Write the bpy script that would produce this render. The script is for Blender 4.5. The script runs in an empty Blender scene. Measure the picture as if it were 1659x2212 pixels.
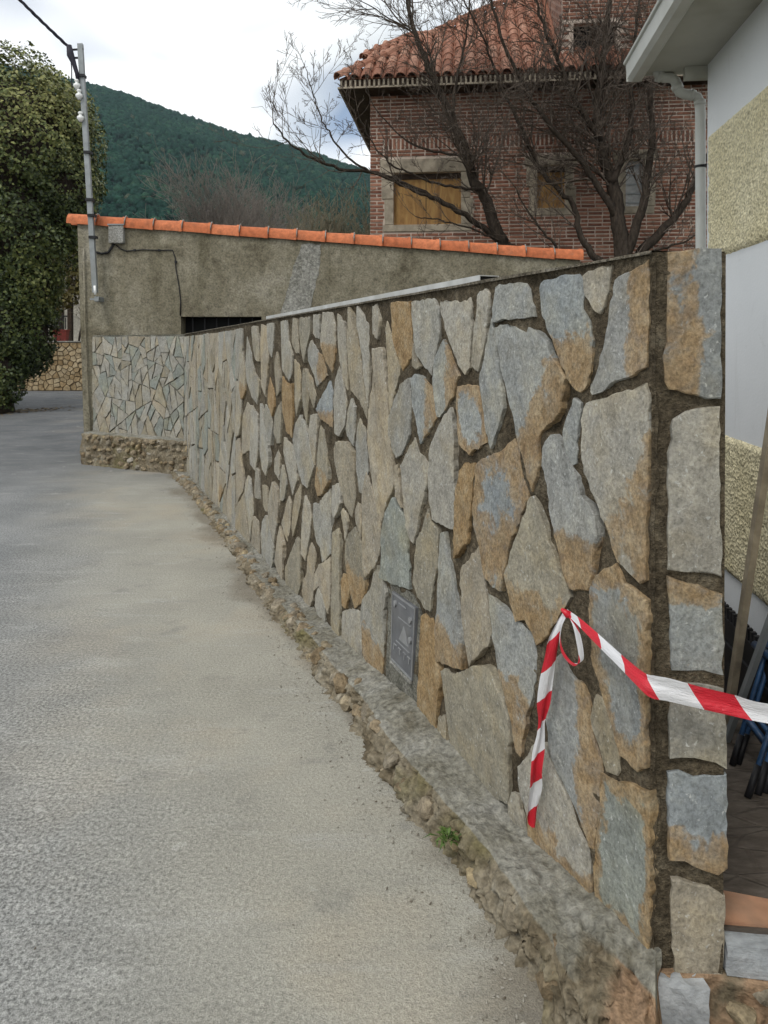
import bpy, math, random
import numpy as np
from mathutils import Vector, Matrix, noise as mnoise
R = math.radians
rng = random.Random(7)
sc = bpy.context.scene
col = sc.collection

# ------------------------------------------------------------------ camera, sky, sun, exposure
EYE = 1.6
FPX = 1640.0            # focal length, in pixels of a 1659 x 2212 picture
HZ = 748.0              # row of the horizon in that picture
PITCH = R(0.5)
cam = bpy.data.cameras.new("camera")
cam.sensor_fit = 'VERTICAL'
cam.sensor_height = 24.0
cam.lens = 24.0 * FPX / 2212.0
PY = HZ + FPX * math.tan(PITCH)
cam.shift_y = -(1106.0 - PY) / 2212.0
cam.clip_start = 0.05
cam.clip_end = 5000
camo = bpy.data.objects.new("camera", cam)
camo.location = (0, 0, EYE)
camo.rotation_euler = (R(90) - PITCH, 0, 0)
col.objects.link(camo)
sc.camera = camo

SUN_AZ, SUN_EL = R(-150), R(52)     # azimuth from +Y towards +X
w = bpy.data.worlds.new("World"); sc.world = w; w.use_nodes = True
wt = w.node_tree; wt.nodes.clear()

def node(t, typ, ins=None, **props):
    n = t.nodes.new(typ)
    for k, v in props.items():
        setattr(n, k, v)
    for k, v in (ins or {}).items():
        s = n.inputs[k]
        if isinstance(v, bpy.types.NodeSocket):
            t.links.new(v, s)
        else:
            try:
                s.default_value = v
            except Exception:
                s.default_value = tuple(v) + (1,)
    return n

def ramp(t, fac, stops, interp='LINEAR'):
    n = t.nodes.new('ShaderNodeValToRGB')
    n.color_ramp.interpolation = interp
    el = n.color_ramp.elements
    while len(el) < len(stops):
        el.new(0.5)
    for e, (p, c) in zip(el, stops):
        e.position = p
        e.color = tuple(c) + (1,) if not isinstance(c, (int, float)) else (c, c, c, 1)
    t.links.new(fac, n.inputs[0])
    return n.outputs[0]

def mix(t, fac, a, b, mode='MIX'):
    n = node(t, 'ShaderNodeMix', data_type='RGBA', blend_type=mode)
    for i, v in ((0, fac), (6, a), (7, b)):
        if isinstance(v, bpy.types.NodeSocket):
            t.links.new(v, n.inputs[i])
        elif i == 0:
            n.inputs[0].default_value = v
        else:
            n.inputs[i].default_value = tuple(v) + (1,) if len(v) == 3 else v
    return n.outputs[2]

def mth(t, op, a, b=None, clamp=False):
    n = node(t, 'ShaderNodeMath', operation=op, use_clamp=clamp)
    for i, v in ((0, a), (1, b)):
        if v is None: continue
        if isinstance(v, bpy.types.NodeSocket): t.links.new(v, n.inputs[i])
        else: n.inputs[i].default_value = v
    return n.outputs[0]

sky = node(wt, 'ShaderNodeTexSky', sky_type='NISHITA')
sky.sun_disc = False
sky.sun_elevation = SUN_EL
sky.sun_rotation = SUN_AZ
sky.altitude = 900
tc = node(wt, 'ShaderNodeTexCoord')
sep = node(wt, 'ShaderNodeSeparateXYZ', {0: tc.outputs['Generated']})
den = mth(wt, 'ADD', mth(wt, 'MAXIMUM', sep.outputs[2], 0.0), 0.30)
cx = mth(wt, 'DIVIDE', sep.outputs[0], den); cy = mth(wt, 'DIVIDE', sep.outputs[1], den)
cv = node(wt, 'ShaderNodeCombineXYZ', {0: cx, 1: cy, 2: 0.6})
n1 = node(wt, 'ShaderNodeTexNoise', {'Vector': cv.outputs[0], 'Scale': 1.7, 'Detail': 3.5, 'Roughness': 0.52, 'Distortion': 0.5})
cv2 = node(wt, 'ShaderNodeVectorMath', {0: cv.outputs[0], 1: (9.58, 6.94, 0)}, operation='ADD')
n2 = node(wt, 'ShaderNodeTexNoise', {'Vector': cv2.outputs[0], 'Scale': 1.15, 'Detail': 3.0, 'Roughness': 0.5})
bright = ramp(wt, n1.outputs[0], [(0.32, (5.9, 6.35, 6.6)), (0.44, (7.7, 8.1, 8.3)), (0.54, (10.6, 10.8, 10.9)), (0.68, (12.6, 12.6, 12.6))])
cover = ramp(wt, n2.outputs[0], [(0.33, 0.15), (0.43, 1.0)])
skyc = mix(wt, cover, sky.outputs[0], bright)
bg = node(wt, 'ShaderNodeBackground', {'Color': skyc, 'Strength': 0.1})
out = node(wt, 'ShaderNodeOutputWorld', {0: bg.outputs[0]})

sun = bpy.data.lights.new("sun", 'SUN'); sun.energy = 1.3; sun.angle = R(18); sun.color = (1.0, 0.96, 0.9)
suno = bpy.data.objects.new("sun", sun)
sd = Vector((math.sin(SUN_AZ) * math.cos(SUN_EL), math.cos(SUN_AZ) * math.cos(SUN_EL), math.sin(SUN_EL)))
suno.rotation_euler = sd.to_track_quat('Z', 'Y').to_euler()
col.objects.link(suno)

sc.view_settings.view_transform = 'Standard'
sc.view_settings.look = 'None'
sc.view_settings.exposure = 0.27
sc.view_settings.gamma = 1.0
sc.view_settings.use_curve_mapping = False
sc.cycles.max_bounces = 5
sc.cycles.diffuse_bounces = 3
sc.cycles.glossy_bounces = 2
sc.cycles.caustics_reflective = False
sc.cycles.caustics_refractive = False
sc.cycles.volume_bounces = 0
sc.cycles.use_denoising = True
sc.cycles.use_adaptive_sampling = True
sc.cycles.adaptive_threshold = 0.02

# ------------------------------------------------------------------ pixel -> place helpers
def ray(x, y):
    a = (x - 829.5) / FPX; b = -(y - PY) / FPX
    c, s = math.cos(PITCH), math.sin(PITCH)
    return Vector((a, c + b * s, -s + b * c))
def at(x, y, Y):
    r = ray(x, y); return Vector((0, 0, EYE)) + r * (Y / r.y)
def on_plane(x, y, p, n):
    r = ray(x, y); o = Vector((0, 0, EYE)); t = (p - o).dot(n) / r.dot(n); return o + r * t
def on_ground(x, y, z=0.0):
    return on_plane(x, y, Vector((0, 0, z)), Vector((0, 0, 1)))

# ------------------------------------------------------------------ mesh helpers
def mesh_np(name, V, F, smooth=False, attrs=None):
    V = np.asarray(V, dtype=np.float32); F = np.asarray(F, dtype=np.int32)
    k = F.shape[1]; m = bpy.data.meshes.new(name)
    m.vertices.add(len(V)); m.vertices.foreach_set('co', V.ravel())
    m.loops.add(F.size); m.loops.foreach_set('vertex_index', F.ravel())
    m.polygons.add(len(F)); m.polygons.foreach_set('loop_start', np.arange(0, F.size, k, dtype=np.int32))
    m.polygons.foreach_set('loop_total', np.full(len(F), k, dtype=np.int32))
    if smooth: m.polygons.foreach_set('use_smooth', np.ones(len(F), dtype=bool))
    for an, av in (attrs or {}).items():
        a = m.attributes.new(an, 'FLOAT', 'POINT'); a.data.foreach_set('value', np.asarray(av, dtype=np.float32))
    m.update(calc_edges=True); m.validate()
    return m
def mesh_py(name, V, F, smooth=False, attrs=None):
    m = bpy.data.meshes.new(name); m.from_pydata([tuple(v) for v in V], [], F)
    if smooth: m.polygons.foreach_set('use_smooth', [True] * len(m.polygons))
    for an, av in (attrs or {}).items():
        a = m.attributes.new(an, 'FLOAT', 'POINT'); a.data.foreach_set('value', av)
    m.update()
    return m
def obj(name, mesh, mat=None, parent=None, loc=None, rot=None):
    o = bpy.data.objects.new(name, mesh); col.objects.link(o)
    if mat is not None and not mesh.materials: mesh.materials.append(mat)
    if parent is not None: o.parent = parent
    if loc is not None: o.location = loc
    if rot is not None: o.rotation_euler = rot
    return o
def tag(o, label, cat, group=None):
    o['label'] = label; o['category'] = cat
    if group: o['group'] = group
    return o
def struct(o): o['kind'] = 'structure'; return o
def stuff(o): o['kind'] = 'stuff'; return o
def thing(name, label, cat, loc=(0, 0, 0), rz=0.0, group=None):
    o = bpy.data.objects.new(name, None); col.objects.link(o)
    o.empty_display_size = 0.1; o.location = loc; o.rotation_euler = (0, 0, rz)
    return tag(o, label, cat, group)

class MB:
    """collects shapes into one mesh"""
    def __init__(s): s.v = []; s.f = []; s.a = []
    def add(s, V, F, a=0.0):
        b = len(s.v); s.v += [tuple(p) for p in V]; s.f += [[i + b for i in f] for f in F]; s.a += [a] * len(V); return s
    def box(s, x0, x1, y0, y1, z0, z1, a=0.0, bev=0.0):
        if bev:
            V = []; e = bev
            for zz, i in ((z0, e), (z0 + e, 0), (z1 - e, 0), (z1, e)):
                for (x, y) in ((x0 + i, y0 + i), (x1 - i, y0 + i), (x1 - i, y1 - i), (x0 + i, y1 - i)):
                    V.append((x, y, zz))
            F = [[3, 2, 1, 0], [12, 13, 14, 15]]
            for r in range(3):
                for k in range(4):
                    F.append([r * 4 + k, r * 4 + (k + 1) % 4, r * 4 + 4 + (k + 1) % 4, r * 4 + 4 + k])
            return s.add(V, F, a)
        V = [(x0, y0, z0), (x1, y0, z0), (x1, y1, z0), (x0, y1, z0), (x0, y0, z1), (x1, y0, z1), (x1, y1, z1), (x0, y1, z1)]
        return s.add(V, [[3, 2, 1, 0], [4, 5, 6, 7], [0, 1, 5, 4], [1, 2, 6, 5], [2, 3, 7, 6], [3, 0, 4, 7]], a)
    def bar(s, p, q, w, h=None, up=(0, 0, 1), a=0.0):
        h = h or w; p = Vector(p); q = Vector(q); d = (q - p).normalized(); u = Vector(up)
        if abs(d.dot(u)) > 0.99: u = Vector((1, 0, 0))
        x = d.cross(u).normalized() * w / 2; y = x.cross(d).normalized() * h / 2
        V = [p - x - y, p + x - y, p + x + y, p - x + y, q - x - y, q + x - y, q + x + y, q - x + y]
        return s.add(V, [[3, 2, 1, 0], [4, 5, 6, 7], [0, 1, 5, 4], [1, 2, 6, 5], [2, 3, 7, 6], [3, 0, 4, 7]], a)
    def tube(s, pts, rad, n=8, a=0.0, cap=True):
        pts = [Vector(p) for p in pts]; rads = rad if isinstance(rad, (list, tuple)) else [rad] * len(pts)
        V = []; F = []; prev = None
        for i, p in enumerate(pts):
            d = (pts[min(i + 1, len(pts) - 1)] - pts[max(i - 1, 0)])
            d = d.normalized() if d.length > 1e-9 else Vector((0, 0, 1))
            if prev is None:
                r = Vector((0, 0, 1)) if abs(d.z) < 0.9 else Vector((1, 0, 0)); x = d.cross(r).normalized()
            else:
                x = (prev - d * prev.dot(d)); x = x.normalized() if x.length > 1e-6 else d.orthogonal().normalized()
            prev = x; y = d.cross(x)
            for k in range(n):
                t = 2 * math.pi * k / n; V.append(p + (x * math.cos(t) + y * math.sin(t)) * rads[i])
        for i in range(len(pts) - 1):
            for k in range(n):
                F.append([i * n + k, i * n + (k + 1) % n, (i + 1) * n + (k + 1) % n, (i + 1) * n + k])
        if cap:
            F.append(list(range(n))[::-1]); F.append([(len(pts) - 1) * n + k for k in range(n)])
        return s.add(V, F, a)
    def poly(s, pts, y0, y1, a=0.0):
        """prism: outline in (x,z), from y0 (back) to y1 (front)"""
        n = len(pts); V = [(x, y0, z) for x, z in pts] + [(x, y1, z) for x, z in pts]
        F = [list(range(n)), [n + i for i in range(n)][::-1]] + [[i, (i + 1) % n, n + (i + 1) % n, n + i][::-1] for i in range(n)]
        return s.add(V, F, a)
    def mesh(s, name, smooth=False): return mesh_py(name, s.v, s.f, smooth, {'rnd': s.a})
    def build(s, name, mat, parent=None, smooth=False): return obj(name, s.mesh(name, smooth), mat, parent)

def fbm(x, y, z, o=4, h=0.9):
    return mnoise.fractal(Vector((x, y, z)), h, 2.0, o)

# ------------------------------------------------------------------ materials
def new_mat(name):
    m = bpy.data.materials.new(name); m.use_nodes = True; t = m.node_tree; t.nodes.clear()
    b = t.nodes.new('ShaderNodeBsdfPrincipled'); o = t.nodes.new('ShaderNodeOutputMaterial'); t.links.new(b.outputs[0], o.inputs[0])
    return m, t, b
def coord(t, kind='Object', scale=None):
    c = node(t, 'ShaderNodeTexCoord').outputs[kind]
    if scale is not None:
        c = node(t, 'ShaderNodeMapping', {'Vector': c, 'Scale': scale}).outputs[0]
    return c
def world_pos(t, scale=None):
    c = node(t, 'ShaderNodeNewGeometry').outputs['Position']
    if scale is not None:
        c = node(t, 'ShaderNodeMapping', {'Vector': c, 'Scale': scale}).outputs[0]
    return c
def tnoise(t, vec, scale, detail=5, rough=0.55, dist=0.0):
    return node(t, 'ShaderNodeTexNoise', {'Vector': vec, 'Scale': scale, 'Detail': float(min(detail, 4 if scale < 20 else 2)), 'Roughness': rough, 'Distortion': dist}).outputs[0]
def bump(t, b, height, strength, dist):
    n = node(t, 'ShaderNodeBump', {'Height': height, 'Strength': strength, 'Distance': dist}); t.links.new(n.outputs[0], b.inputs['Normal']); return n
def setb(t, b, colr, rough=0.8, spec=0.3, metal=0.0):
    if isinstance(colr, bpy.types.NodeSocket): t.links.new(colr, b.inputs['Base Color'])
    else: b.inputs['Base Color'].default_value = tuple(colr) + (1,)
    if isinstance(rough, bpy.types.NodeSocket): t.links.new(rough, b.inputs['Roughness'])
    else: b.inputs['Roughness'].default_value = rough
    b.inputs['Specular IOR Level'].default_value = spec; b.inputs['Metallic'].default_value = metal

def simple(name, c, rough=0.7, var=0.15, scale=12.0, bscale=60.0, bstr=0.3, bdist=0.002, spec=0.3, metal=0.0, world=True, dirt=None, dirt_amt=0.5):
    m, t, b = new_mat(name); v = world_pos(t) if world else coord(t)
    n = tnoise(t, v, scale); c2 = tuple(x * (1 - 2 * var) for x in c); c3 = tuple(min(1, x * (1 + var)) for x in c)
    k = ramp(t, n, [(0.3, c2), (0.7, c3)])
    if dirt:
        d = tnoise(t, v, scale * 0.35, 6, 0.65); f = ramp(t, d, [(0.45, 0.0), (0.7, dirt_amt)]); k = mix(t, f, k, dirt)
    setb(t, b, k, rough, spec, metal)
    if bstr: bump(t, b, tnoise(t, v, bscale, 6, 0.6), bstr, bdist)
    return m

# slate cladding stone: per-stone tone (object colour), ochre mask per vertex
M_STONE, t, b = new_mat("slate_stone")
oi = node(t, 'ShaderNodeObjectInfo'); v0 = world_pos(t)
off = node(t, 'ShaderNodeVectorMath', {0: oi.outputs['Random'], 1: (17.3, 9.1, 23.7)}, operation='MULTIPLY').outputs[0]
v = node(t, 'ShaderNodeVectorMath', {0: v0, 1: off}, operation='ADD').outputs[0]
vs = node(t, 'ShaderNodeMapping', {'Vector': v, 'Scale': (1, 1, 0.8)}).outputs[0]
nb = tnoise(t, v, 5, 5, 0.6); nf = tnoise(t, vs, 110, 5, 0.7); nst = tnoise(t, vs, 70, 4, 0.75, 0.4); nm = tnoise(t, vs, 22, 6, 0.7)
tone = mix(t, 1.0, oi.outputs['Color'], ramp(t, nb, [(0.25, (0.80, 0.80, 0.81)), (0.5, (1, 1, 1)), (0.75, (1.15, 1.12, 1.05))]), 'MULTIPLY')
tone = mix(t, 1.0, tone, ramp(t, nm, [(0.3, (0.78, 0.78, 0.77)), (0.5, (1, 1, 1)), (0.7, (1.16, 1.15, 1.12))]), 'MULTIPLY')
tone = mix(t, 1.0, tone, ramp(t, nf, [(0.28, (0.66, 0.66, 0.65)), (0.5, (0.97, 0.97, 0.97)), (0.74, (1.22, 1.22, 1.20))]), 'MULTIPLY')
spk = ramp(t, nst, [(0.63, 0.0), (0.72, 0.6)]); tone = mix(t, spk, tone, (0.60, 0.61, 0.59))
warm = ramp(t, tnoise(t, v, 4.3, 6, 0.65), [(0.48, 0.0), (0.68, 0.55)]); tone = mix(t, warm, tone, mix(t, 1.0, tone, (1.12, 0.98, 0.72), 'MULTIPLY'))
ra = node(t, 'ShaderNodeAttribute', attribute_name='rust').outputs['Fac']
nr = tnoise(t, v, 9, 7, 0.7, 0.4)
rm = mth(t, 'ADD', ra, mth(t, 'MULTIPLY', mth(t, 'SUBTRACT', nr, 0.5), 1.7))
rf = ramp(t, rm, [(0.42, 0.0), (0.52, 0.66), (0.75, 0.9)])
rc = ramp(t, tnoise(t, v, 18, 5, 0.6), [(0.3, (0.19, 0.115, 0.048)), (0.5, (0.285, 0.19, 0.09)), (0.7, (0.36, 0.275, 0.165))])
rc = mix(t, 0.8, rc, mix(t, 1.0, rc, ramp(t, nf, [(0.3, 0.5), (0.7, 1.4)]), 'MULTIPLY'))
cc = mix(t, rf, tone, rc)
dk = ramp(t, tnoise(t, v, 3.2, 6, 0.7), [(0.52, 0.0), (0.72, 0.4)]); cc = mix(t, dk, cc, (0.15, 0.125, 0.085))
setb(t, b, cc, ramp(t, nf, [(0.3, 0.8), (0.7, 0.55)]), 0.35)
hgt = mth(t, 'ADD', mth(t, 'MULTIPLY', nf, 0.5), mth(t, 'MULTIPLY', nm, 1.3))
hgt = mth(t, 'ADD', hgt, mth(t, 'MULTIPLY', nst, 0.4))
bump(t, b, hgt, 0.8, 0.007)

def mortar_mat(name, c1, c2, c3, sc_=1.0):
    m, t, b = new_mat(name); v = world_pos(t)
    n = tnoise(t, v, 9 * sc_, 6, 0.65); n2 = tnoise(t, v, 70 * sc_, 6, 0.7); n3 = tnoise(t, v, 260 * sc_, 3, 0.6)
    k = ramp(t, n, [(0.3, c1), (0.52, c2), (0.72, c3)])
    k = mix(t, 1.0, k, ramp(t, n2, [(0.3, 0.5), (0.55, 1.0), (0.72, 1.5)]), 'MULTIPLY')
    setb(t, b, k, 0.95, 0.15)
    bump(t, b, mth(t, 'ADD', n2, mth(t, 'MULTIPLY', n3, 0.35)), 0.9, 0.012)
    return m
M_MORTAR = mortar_mat("joint_mortar", (0.05, 0.039, 0.025), (0.105, 0.085, 0.057), (0.175, 0.15, 0.108))
M_MORTAR2 = mortar_mat("grey_joint_mortar", (0.11, 0.105, 0.085), (0.17, 0.165, 0.135), (0.23, 0.22, 0.185))
M_CEMENT = mortar_mat("pale_cement", (0.22, 0.21, 0.18), (0.30, 0.295, 0.27), (0.38, 0.375, 0.35))

M_PLINTH, t, b = new_mat("rubble_plinth")
v = world_pos(t); fa = node(t, 'ShaderNodeAttribute', attribute_name='face').outputs['Fac']
n = tnoise(t, v, 6, 6, 0.62); n2 = tnoise(t, v, 45, 6, 0.7); n3 = tnoise(t, v, 2.4, 4, 0.5)
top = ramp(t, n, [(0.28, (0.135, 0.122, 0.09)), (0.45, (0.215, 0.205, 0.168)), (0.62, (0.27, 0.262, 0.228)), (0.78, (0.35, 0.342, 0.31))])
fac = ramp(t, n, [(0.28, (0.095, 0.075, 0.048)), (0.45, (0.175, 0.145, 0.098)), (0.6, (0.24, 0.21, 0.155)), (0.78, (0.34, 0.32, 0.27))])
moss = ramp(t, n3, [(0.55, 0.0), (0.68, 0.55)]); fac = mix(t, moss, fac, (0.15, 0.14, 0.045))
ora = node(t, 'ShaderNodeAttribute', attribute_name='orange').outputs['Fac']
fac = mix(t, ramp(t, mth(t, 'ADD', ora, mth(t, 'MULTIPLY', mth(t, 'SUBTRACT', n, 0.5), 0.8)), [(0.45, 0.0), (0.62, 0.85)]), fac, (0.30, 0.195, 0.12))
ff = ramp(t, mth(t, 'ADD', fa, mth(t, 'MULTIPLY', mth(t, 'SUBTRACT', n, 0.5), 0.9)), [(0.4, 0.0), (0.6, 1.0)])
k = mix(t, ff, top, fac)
k = mix(t, 1.0, k, ramp(t, n2, [(0.3, 0.55), (0.55, 1.0), (0.72, 1.35)]), 'MULTIPLY')
setb(t, b, k, 0.95, 0.15)
bump(t, b, n2, 0.8, 0.012)

M_RUBBLE, t, b = new_mat("rubble_stone")
oi = node(t, 'ShaderNodeObjectInfo'); v = world_pos(t); n = tnoise(t, v, 14, 6, 0.65); n2 = tnoise(t, v, 60, 6, 0.7)
base = ramp(t, oi.outputs['Random'], [(0.0, (0.20, 0.15, 0.09)), (0.35, (0.30, 0.24, 0.16)), (0.6, (0.24, 0.21, 0.16)), (0.8, (0.34, 0.27, 0.16)), (1.0, (0.36, 0.33, 0.28))])
k = mix(t, 1.0, base, ramp(t, n, [(0.3, 0.6), (0.55, 1.0), (0.75, 1.3)]), 'MULTIPLY')
k = mix(t, 1.0, k, ramp(t, n2, [(0.3, 0.6), (0.55, 1.0), (0.72, 1.3)]), 'MULTIPLY')
setb(t, b, k, 0.92, 0.2); bump(t, b, mth(t, 'ADD', n, mth(t, 'MULTIPLY', n2, 0.6)), 0.8, 0.015)

# worn asphalt / cement road
M_ROAD, t, b = new_mat("worn_road")
v = world_pos(t)
warp = node(t, 'ShaderNodeVectorMath', {0: node(t, 'ShaderNodeTexNoise', {'Vector': v, 'Scale': 0.8, 'Detail': 3.0}).outputs['Color'], 1: (0.9, 0.9, 0.0)}, operation='MULTIPLY').outputs[0]
vw = node(t, 'ShaderNodeVectorMath', {0: node(t, 'ShaderNodeVectorMath', {0: v, 1: warp}, operation='ADD').outputs[0], 1: (-0.45, -0.45, 0.0)}, operation='ADD').outputs[0]
sx = node(t, 'ShaderNodeSeparateXYZ', {0: vw})
# distance from the line of the wall: dusty cement verge along it
du = mth(t, 'ADD', mth(t, 'MULTIPLY', sx.outputs[0], -math.cos(R(22))), mth(t, 'MULTIPLY', sx.outputs[1], -math.sin(R(22))))
dist = mth(t, 'SUBTRACT', du, -0.633 * math.cos(R(22)) - 1.79 * math.sin(R(22)))
verge = ramp(t, mth(t, 'MULTIPLY', dist, 0.2), [(0.13, 1.0), (0.20, 0.75), (0.27, 0.28), (0.36, 0.0)])
nA = tnoise(t, v, 1.3, 6, 0.6); nB = tnoise(t, v, 75, 3, 0.8); nC = tnoise(t, v, 210, 2, 0.6)
vstr = node(t, 'ShaderNodeMapping', {'Vector': v, 'Scale': (1.0, 4.0, 1.0)}).outputs[0]
nD = tnoise(t, vstr, 1.6, 6, 0.7)
asph = ramp(t, nA, [(0.3, (0.175, 0.18, 0.18)), (0.7, (0.25, 0.254, 0.25))])
dust = ramp(t, nA, [(0.3, (0.30, 0.288, 0.245)), (0.7, (0.39, 0.375, 0.32))])
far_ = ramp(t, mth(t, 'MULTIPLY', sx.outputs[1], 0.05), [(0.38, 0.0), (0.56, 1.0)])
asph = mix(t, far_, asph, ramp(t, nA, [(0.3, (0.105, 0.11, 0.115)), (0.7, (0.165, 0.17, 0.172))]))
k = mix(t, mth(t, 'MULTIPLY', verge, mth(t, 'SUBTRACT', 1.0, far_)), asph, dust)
sand = ramp(t, tnoise(t, v, 0.9, 5, 0.6), [(0.5, 0.0), (0.66, 0.45)])
k = mix(t, mth(t, 'MULTIPLY', sand, verge), k, (0.43, 0.365, 0.27))
k = mix(t, ramp(t, nD, [(0.56, 0.0), (0.72, 0.38)]), k, (0.44, 0.435, 0.41))
k = mix(t, ramp(t, tnoise(t, vstr, 2.7, 5, 0.65), [(0.58, 0.0), (0.74, 0.3)]), k, (0.16, 0.16, 0.155))
k = mix(t, 1.0, k, ramp(t, mth(t, 'ADD', 0.5, mth(t, 'MULTIPLY', mth(t, 'SUBTRACT', nB, 0.5), mth(t, 'MULTIPLY', ramp(t, tnoise(t, v, 1.1, 4, 0.6), [(0.35, 0.55), (0.62, 1.15)]), mth(t, 'SUBTRACT', 1.9, mth(t, 'MULTIPLY', verge, 1.3))))), [(0.25, 0.5), (0.5, 1.0), (0.75, 1.5)]), 'MULTIPLY')
grime = ramp(t, mth(t, 'ADD', mth(t, 'MULTIPLY', dist, 0.9), mth(t, 'MULTIPLY', mth(t, 'SUBTRACT', nA, 0.5), 0.5)), [(0.13, 0.6), (0.24, 0.0)])
k = mix(t, grime, k, (0.17, 0.14, 0.10))
spot = ramp(t, tnoise(t, v, 5.5, 4, 0.6), [(0.66, 0.0), (0.71, 0.5)]); k = mix(t, spot, k, (0.46, 0.45, 0.42))
oil = ramp(t, tnoise(t, v, 3.1, 4, 0.7), [(0.60, 0.0), (0.70, 0.35)]); k = mix(t, oil, k, (0.15, 0.148, 0.14))
k = mix(t, 1.0, k, ramp(t, nC, [(0.3, 0.75), (0.5, 1.0), (0.7, 1.22)]), 'MULTIPLY')
setb(t, b, k, 0.9, 0.22)
bump(t, b, mth(t, 'ADD', nB, mth(t, 'MULTIPLY', nC, 0.5)), 0.7, 0.008)

M_EARTH = simple("dry_earth", (0.19, 0.16, 0.10), 0.95, 0.25, 1.5, 8, 0.5, 0.05)
M_GRASSY = simple("meadow_ground", (0.07, 0.085, 0.03), 0.95, 0.3, 0.4, 4, 0.5, 0.1)

# rendered garage wall, with old stains
M_RENDER, t, b = new_mat("old_render")
v = world_pos(t); n = tnoise(t, v, 1.6, 7, 0.65, 0.4); n2 = tnoise(t, v, 38, 6, 0.7)
k = ramp(t, n, [(0.28, (0.105, 0.092, 0.062)), (0.45, (0.18, 0.162, 0.115)), (0.6, (0.235, 0.215, 0.16)), (0.78, (0.31, 0.29, 0.235))])
vz = node(t, 'ShaderNodeMapping', {'Vector': v, 'Scale': (5.0, 5.0, 0.5)}).outputs[0]
k = mix(t, ramp(t, tnoise(t, vz, 1.0, 5, 0.6), [(0.5, 0.0), (0.75, 0.55)]), k, (0.10, 0.09, 0.055))
k = mix(t, 1.0, k, ramp(t, n2, [(0.28, 0.6), (0.5, 1.0), (0.75, 1.3)]), 'MULTIPLY')
k = mix(t, 1.0, k, ramp(t, tnoise(t, v, 11, 4, 0.7), [(0.3, 0.66), (0.5, 1.0), (0.72, 1.28)]), 'MULTIPLY')
pit = tnoise(t, v, 9, 4, 0.7); k = mix(t, ramp(t, pit, [(0.68, 0.0), (0.74, 0.7)]), k, (0.06, 0.05, 0.035))
setb(t, b, k, 0.95, 0.15); bump(t, b, mth(t, 'ADD', n2, mth(t, 'MULTIPLY', pit, 0.6)), 0.6, 0.01)

def tile_mat(name, c1, c2, c3, lich=0.5):
    m, t, b = new_mat(name); oi = node(t, 'ShaderNodeObjectInfo'); v = world_pos(t)
    at_ = node(t, 'ShaderNodeAttribute', attribute_name='rnd').outputs['Fac']
    r = mth(t, 'FRACT', mth(t, 'ADD', oi.outputs['Random'], at_))
    k = ramp(t, r, [(0.0, c1), (0.5, c2), (1.0, c3)])
    n = tnoise(t, v, 16, 6, 0.65)
    k = mix(t, 1.0, k, ramp(t, n, [(0.3, 0.65), (0.55, 1.0), (0.75, 1.25)]), 'MULTIPLY')
    if lich: k = mix(t, ramp(t, tnoise(t, v, 9, 6, 0.7), [(0.55, 0.0), (0.72, lich)]), k, (0.14, 0.11, 0.08))
    setb(t, b, k, 0.85, 0.25); bump(t, b, tnoise(t, v, 80, 5, 0.6), 0.35, 0.004)
    return m
M_COPING = tile_mat("new_orange_tile", (0.46, 0.140, 0.060), (0.53, 0.165, 0.070), (0.58, 0.195, 0.09), 0.28)
M_TILE = tile_mat("old_roof_tile", (0.25, 0.112, 0.072), (0.34, 0.16, 0.105), (0.42, 0.235, 0.165), 0.5)
M_BRICK = tile_mat("red_brick", (0.165, 0.070, 0.047), (0.26, 0.115, 0.074), (0.36, 0.185, 0.125), 0.12)
M_BMORT = simple("brick_mortar", (0.60, 0.50, 0.42), 0.95, 0.15, 6, 60, 0.4, 0.004)
M_GRANITE = simple("granite_surround", (0.40, 0.345, 0.265), 0.9, 0.18, 9, 90, 0.5, 0.004, dirt=(0.13, 0.11, 0.08))
M_BOARD, t, b = new_mat("plywood_board")
v = world_pos(t, (1, 1, 0.25)); n = tnoise(t, v, 7, 6, 0.6, 1.0)
setb(t, b, ramp(t, n, [(0.3, (0.17, 0.085, 0.03)), (0.5, (0.30, 0.17, 0.06)), (0.7, (0.40, 0.25, 0.09))]), 0.75)
M_DARKWOOD = simple("dark_timber", (0.05, 0.033, 0.022), 0.85, 0.25, 9, 50, 0.4, 0.004)
M_VOID = simple("dark_interior", (0.012, 0.012, 0.012), 0.9, 0.1, 3, 10, 0)
M_WHITEW, t, b = new_mat("white_wall_paint")
v = world_pos(t); n = tnoise(t, v, 2.2, 4, 0.6); k = ramp(t, n, [(0.3, (0.76, 0.785, 0.795)), (0.7, (0.82, 0.84, 0.85))])
drip = tnoise(t, world_pos(t, (5, 5, 0.5)), 1.7, 4, 0.7, 0.5); k = mix(t, ramp(t, drip, [(0.60, 0.0), (0.80, 0.3)]), k, (0.45, 0.45, 0.42))
k = mix(t, ramp(t, tnoise(t, v, 14, 4, 0.7), [(0.62, 0.0), (0.75, 0.2)]), k, (0.45, 0.45, 0.43)); setb(t, b, k, 0.85, 0.25); bump(t, b, tnoise(t, v, 90, 2, 0.6), 0.25, 0.003)
M_SOFFIT = simple("stained_soffit", (0.52, 0.52, 0.46), 0.85, 0.06, 3, 40, 0.15, 0.002, dirt=(0.22, 0.20, 0.13), dirt_amt=0.9)
M_GUTTER = simple("white_pvc", (0.60, 0.61, 0.57), 0.42, 0.06, 4, 40, 0.03, 0.001, spec=0.45, dirt=(0.33, 0.32, 0.26), dirt_amt=0.6)
M_ROUGH, t, b = new_mat("yellow_roughcast")
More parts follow.
